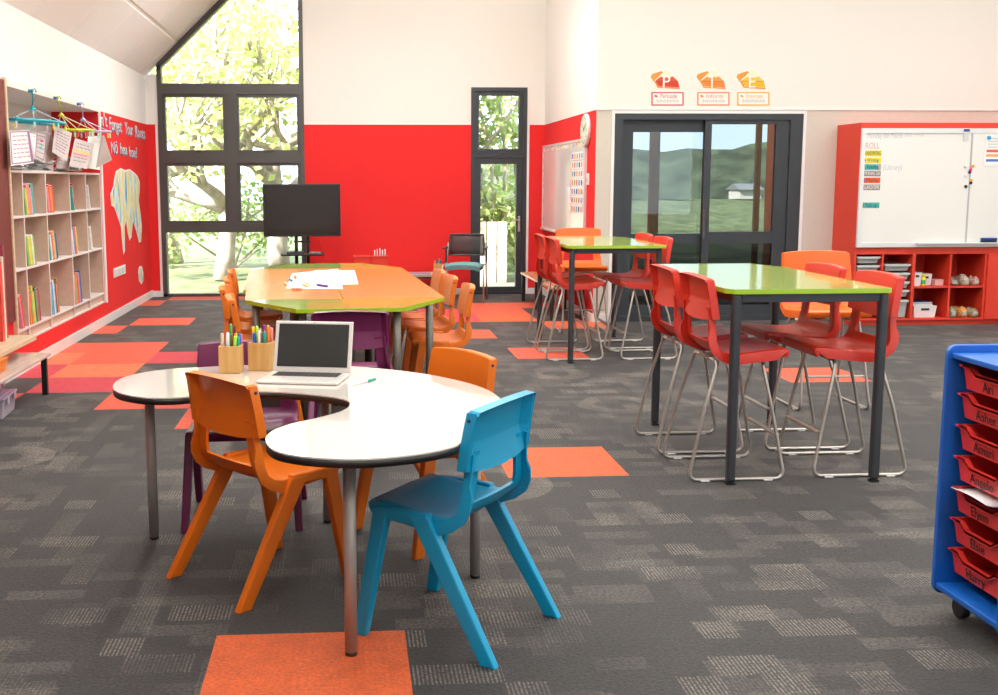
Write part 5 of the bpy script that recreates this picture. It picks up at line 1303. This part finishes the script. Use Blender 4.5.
for k, (px, py, cn) in enumerate(((973, 166.3, 'orange'), (970.5, 169.8, 'pink'), (969.8, 172.2, 'navy'), (965.5, 166.3, 'white'), (966, 176, 'white'), (971, 180.5, 'orange'), (970.8, 182.8, 'navy'), (965.8, 186.5, 'black'))):
    c = on(px, py, Y=WF-.0065); l = ['orange magnet, upper of the two orange ones', 'pink magnet', 'navy magnet under the pink one', 'white magnet, upper of the two white ones', 'white magnet, lower of the two white ones', 'orange magnet, lower of the two orange ones', 'navy magnet under the lower orange one', 'black magnet, lowest'][k]
    t = thing('magnet', 'small round %s on the large whiteboard' % l, 'magnet', tuple(c), 0, 'round magnets on the large whiteboard'); m = MB(); mc_ = mat('magnet '+cn, dict(orange=(.85, .42, .02), pink=(.75, .02, .22), navy=(.02, .02, .12), white=(.78, .78, .76), black=(.02, .02, .02))[cn], .3)
    m.cyl((0, -.004, 0), (0, -.0002, 0), .016, .017, 14); m.obj('rim', mc_, t); m = MB(); m.cyl((0, -.0072, 0), (0, -.0041, 0), .010, .013, 14); m.obj('button', mc_, t)
c = on(966.5, 130.3, Y=WF-.0065); t = thing('clip', 'navy clip holding a small note at the top of the large whiteboard', 'clip', tuple(c)); m = MB(); m.box(-.03, .03, -.012, -.0002, -.012, .012, .003); m.obj('jaw', mat('navy clip plastic', (.03, .06, .25), .4), t)
m = MB(); m.box(-.028, .026, -.0025, -.001, -.10, -.0125); m.obj('note', mat('greyed paper', (.70, .66, .64), .8), t)
c0 = on(985.5, 134.8, Y=WF-.008); c1 = on(1004, 166, Y=WF-.008); t = thing('worksheet', 'white worksheet with red orange and blue rules at the right of the whiteboard', 'paper', tuple(c0))
W_, H_ = c1.x-c0.x, c0.z-c1.z; m = MB(); m.box(0, W_, -.002, -.0005, -H_, 0); m.obj('sheet', M_PAPER, t)
for k, (v, cc) in enumerate(((.52, (.78, .12, .08)), (.66, (.85, .42, .12)), (.82, (.08, .18, .55)))):
    m = MB(); m.box(.02, W_-.005, -.0032, -.0021, -H_*v-.012, -H_*v+.012); m.obj('printed_rule', inkmat('rule %d' % k, cc), t)
m = MB()
for k in range(5): m.box(.03, W_*.8, -.003, -.0021, -.04-.028*k, -.03-.028*k)
m.obj('printed_lines', mat('light grey print', (.62, .60, .60), .8), t)
m = MB(); m.cyl((.035, -.009, -.03), (.035, -.0021, -.03), .02, n=14); m.obj('blue_pin', mat('sky blue pin', (.02, .35, .65), .3), t)
c = on(988, 245.5, Y=CY0-.045); t = thing('board_eraser', 'blue and black whiteboard eraser resting on the lower board frame', 'eraser', (c.x, CY0-.031, .8305)); t.location = (c.x, WY-.0495, .8302)
w_led = MB(); w_led.box(5.6-5, CXE-.1-5, -.075, -.0302, .815-WZ, .8299-WZ, .002); w_led.obj('pen_ledge', M_ALU, w)
m = MB(); m.box(-.075, .075, -.022, .019, .0, .018, .003); m.obj('pad', mat('black felt pad', (.02, .02, .025), .9), t)
m = MB(); m.box(-.078, .078, -.024, .019, .0182, .045, .008); m.obj('handle', mat('royal blue plastic', (.01, .05, .30), .3), t)
# ================================================================== blue tray trolley at the right edge
tx, ty = 1.94, 3.40
tr = thing('tray_trolley', 'blue tray trolley with red named trays at the right edge', 'trolley', (tx, ty, 0))
def end_panel(y0, y1):
    zs0, zs1, D, r = .065, .905, .46, .03; P = []
    for (cx, cz, a0) in ((r, zs0+r, 180), (D-r, zs0+r, 270), (D-r, zs1-r, 0), (r, zs1-r, 90)):
        for k in range(5):
            a = R(a0+90*k/4); P.append((cx+r*math.cos(a), cz+r*math.sin(a)))
    m = MB(); M = frame_M((0, y1, 0), (1, 0, 0), (0, 0, 1)); m.prism(P, 0, y1-y0, M, bev=.003); return m.obj('end_panel', M_BLUE, tr)
end_panel(0, .02); end_panel(-.372, -.352)
def tp(name, *a, m_=M_BLUE, bev=.003):
    m = MB(); m.box(*a, bev); return m.obj(name, m_, tr)
tp('top_board', .012, .455, -.3515, -.0005, .862, .880); tp('bottom_board', .005, .455, -.3515, -.0005, .085, .105); tp('back_board', .440, .455, -.3515, -.0005, .106, .861)
zr = [.846, .752, .648, .544, .440, .336, .232]
for z in zr:
    for y0, y1 in ((-.0115, -.0006), (-.3514, -.3405)): tp('runner', .07, .43, y0, y1, z-.016, z-.0105, m_=M_BLUE, bev=0)
for x in (.07, .39):
    for y in (-.05, -.31):
        m = MB(); m.cyl((x-.013, y, .034), (x+.013, y, .034), .034, n=18); cst = m.obj('caster', M_BLACK, tr)
        m = MB(); m.cyl((x, y, .0682), (x, y, .0848), .012, n=10); m.box(x-.02, x+.02, y-.015, y+.015, .0682, .074); m.obj('caster_stem', mat('dark grey caster', (.05, .05, .05), .5), cst)
NAMES = ['Ari', 'Asher', 'Amari', 'Angelo', 'Elynn', 'Elsie', 'Harry']
POS = ['topmost', 'second from the top', 'third from the top', 'fourth from the top', 'third from the bottom', 'second from the bottom', 'lowest']
M_NAME = mat('black name lettering', (.015, .012, .012), .5)
for k, nme in enumerate(NAMES):
    t = thing('name_tray', '%s red name tray in the blue trolley' % POS[k], 'tray', (tx+.045, ty-.176, zr[k]-.078), 0, 'red name trays in the blue trolley')
    # local: x to the back, y across (half width .155), z up
    Hh = .078; a = .148; b_ = .138
    m = MB()
    # front plate with dipped lip, seen from the front
    pr = [(b_, 0), (a-.002, Hh-.012), (a-.002, Hh-.008), (.105, Hh-.010), (.072, .050), (-.072, .050), (-.105, Hh-.010), (-a+.002, Hh-.008), (-a+.002, Hh-.012), (-b_, 0)]
    M = frame_M((.004, 0, 0), (0, 1, 0), (.10, 0, 1)); M = frame_M((0.006, 0, 0), (0, 1, 0), (-.12, 0, 1))
    m.prism(pr, -.004, 0, M); m.obj('front', M_TRAYRED, t)
    m = MB(); L = .36
    m.hull8([(.006, b_-.004, 0), (L-.02, b_-.004, 0), (L-.02, b_, 0), (.006, b_, 0)], [(-.002, a-.006, Hh-.006), (L, a-.006, Hh-.006), (L, a-.002, Hh-.006), (-.002, a-.002, Hh-.006)])
    m.hull8([(.006, -b_, 0), (L-.02, -b_, 0), (L-.02, -b_+.004, 0), (.006, -b_+.004, 0)], [(-.002, -a+.002, Hh-.006), (L, -a+.002, Hh-.006), (L, -a+.006, Hh-.006), (-.002, -a+.006, Hh-.006)])
    m.box(L-.02, L-.016, -b_, b_, 0, Hh-.006); m.box(.010, L-.016, -b_+.001, b_-.001, -.0, .004); m.obj('tub', M_TRAYRED, t)
    # rim flange
    m = MB(); m.box(-.016, L, a-.006, a+.012, Hh-.007, Hh, .002); m.box(-.016, L, -a-.012, -a+.006, Hh-.007, Hh, .002); m.box(L-.018, L, -a+.006, a-.006, Hh-.006, Hh, .001)
    lip = [(a-.006, Hh), (.105, Hh), (.070, .056), (-.070, .056), (-.105, Hh), (-a+.006, Hh)]
    for (y0, z0), (y1, z1) in zip(lip[:-1], lip[1:]):
        m.hull8([(-.013, y0, z0-.006), (.006, y0, z0-.006), (.006, y0, z0), (-.013, y0, z0)], [(-.013, y1, z1-.006), (.006, y1, z1-.006), (.006, y1, z1), (-.013, y1, z1)])
        m.hull8([(-.013, y0, z0-.010), (-.010, y0, z0-.010), (-.010, y0, z0), (-.013, y0, z0)], [(-.013, y1, z1-.010), (-.010, y1, z1-.010), (-.010, y1, z1), (-.013, y1, z1)])
    m.obj('rim', M_TRAYRED, t)
    m = MB(); Mt = frame_M((.0005, .012, .023), (0, -1, 0), (-.12, 0, 1)) @ Matrix.Translation((0, 0, .0048))
    text_mb(m, nme, .046, Mt, .0004); m.obj('name_lettering', M_NAME, t)
# paper sticking out of the fifth tray
F = []; B = []
for i in range(9):
    F.append([]); B.append([])
    for j in range(5):
        u = i/8; v = j/4-.5; x = -.022+.20*u; y = v*.20-.015*(1-u); z = .011+.026*(u-.2)**2*8*(1 if u < .2 else .1)+.006*math.cos(v*3)
        F[-1].append((x, y+.01, z)); B[-1].append((x, y+.01, z-.0012))
m = MB(); m.slab(F, B); o = m.obj('paper_sheet', M_PAPER); o.location = (tx+.02, ty-.16, zr[4]-.01); tag(o, 'white paper sheet curling out of the fifth red tray', 'paper')
# ================================================================== lights, world, camera
LAMP = mat('lamp diffuser', (.9, .9, .88), .5, emit=(1, .96, .9), estr=1.0)
def added_pendant(x, y, L, power, label):  # pendants added out of view to light the room
    t = thing('added_pendant_light', label, 'light', (x, y, 3.55), 0, 'added linear pendant lights'); m = MB(); m.box(-.09, .09, -L/2, L/2, .012, .09, .005); m.obj('housing', M_WPLA, t)
    m = MB(); m.box(-.08, .08, -L/2+.02, L/2-.02, .006, .0118); m.obj('diffuser', LAMP, t)
    m = MB()
    zt = min(ZT, slope(x))-3.55
    for s in (-1, 1): m.cyl((0, s*L*.4, .09), (0, s*L*.4, zt), .004, n=6)
    m.obj('suspension_wire', M_CHAR, t)
    li = bpy.data.lights.new('added_pendant_lamp', 'AREA'); li.shape = 'RECTANGLE'; li.size = .16; li.size_y = L; li.energy = power; li.color = (1, .98, .94)
    o = bpy.data.objects.new('added_lamp', li); C.objects.link(o); o.parent = t; o.location = (0, 0, 0)
    l2 = bpy.data.lights.new('added_ceiling_uplight', 'AREA'); l2.shape = 'RECTANGLE'; l2.size = .16; l2.size_y = L; l2.energy = power*UP; l2.color = (1, .985, .95)  # upward light added to brighten the sloped ceiling
    o2 = bpy.data.objects.new('added_uplight', l2); C.objects.link(o2); o2.parent = t; o2.location = (0, 0, .094); o2.rotation_euler = (PI, 0, 0)
POW = 36; UP = 2.1
for i, x in enumerate((-.9, 1.6, 4.1, 6.4)):
    for j, y in enumerate((.6, 4.4, 8.0)):
        added_pendant(x, y, 1.8, POW, '%s added unseen pendant light in the %s row above the tables' % (ORD[i], ORD[j]))
for i, x in enumerate((-.9, 1.3)): added_pendant(x, 11.4, 1.8, POW*1.25, '%s added unseen pendant light in the last row before the tall window' % ORD[i])  # extra row added to brighten the back of the room
# daylight through the windows
def win_light(name, loc, rot, sx, sy, e, col=(1, 1, 1)):
    li = bpy.data.lights.new(name, 'AREA'); li.shape = 'RECTANGLE'; li.size = sx; li.size_y = sy; li.energy = e; li.color = col
    o = bpy.data.objects.new(name, li); C.objects.link(o); o.location = loc; o.rotation_euler = rot
W = bpy.data.worlds.new('sky'); SC.world = W; W.use_nodes = True
bg = W.node_tree.nodes['Background']; bg.inputs['Color'].default_value = (.74, .87, 1.0, 1); bg.inputs['Strength'].default_value = 6.0
su = bpy.data.lights.new('sun', 'SUN'); su.energy = 32; su.angle = R(2); su.color = (1, .95, .86)
so = bpy.data.objects.new('sun', su); C.objects.link(so); so.rotation_euler = Vector((.62, .42, -.66)).to_track_quat('-Z', 'Y').to_euler()
cam = bpy.data.cameras.new('camera'); co = bpy.data.objects.new('camera', cam); C.objects.link(co)
cam.sensor_fit = 'HORIZONTAL'; cam.sensor_width = 36; cam.lens = CF/998*36; cam.shift_x = (499-CCX)/998; cam.shift_y = (CCY-347.5)/998; cam.clip_end = 300; cam.clip_start = .05
mw = Matrix(((RT.x, UPV.x, -FW.x, 0), (RT.y, UPV.y, -FW.y, 0), (RT.z, UPV.z, -FW.z, CH), (0, 0, 0, 1))); co.matrix_world = mw
SC.camera = co
SC.view_settings.view_transform = 'Standard'; SC.view_settings.look = 'None'; SC.view_settings.gamma = 1; SC.view_settings.use_curve_mapping = False
SC.view_settings.exposure = -0.22
try:
    SC.cycles.use_denoising = True; SC.cycles.max_bounces = 8; SC.cycles.transparent_max_bounces = 12; SC.cycles.caustics_reflective = False; SC.cycles.caustics_refractive = False; SC.cycles.sample_clamp_indirect = 6
except Exception: pass
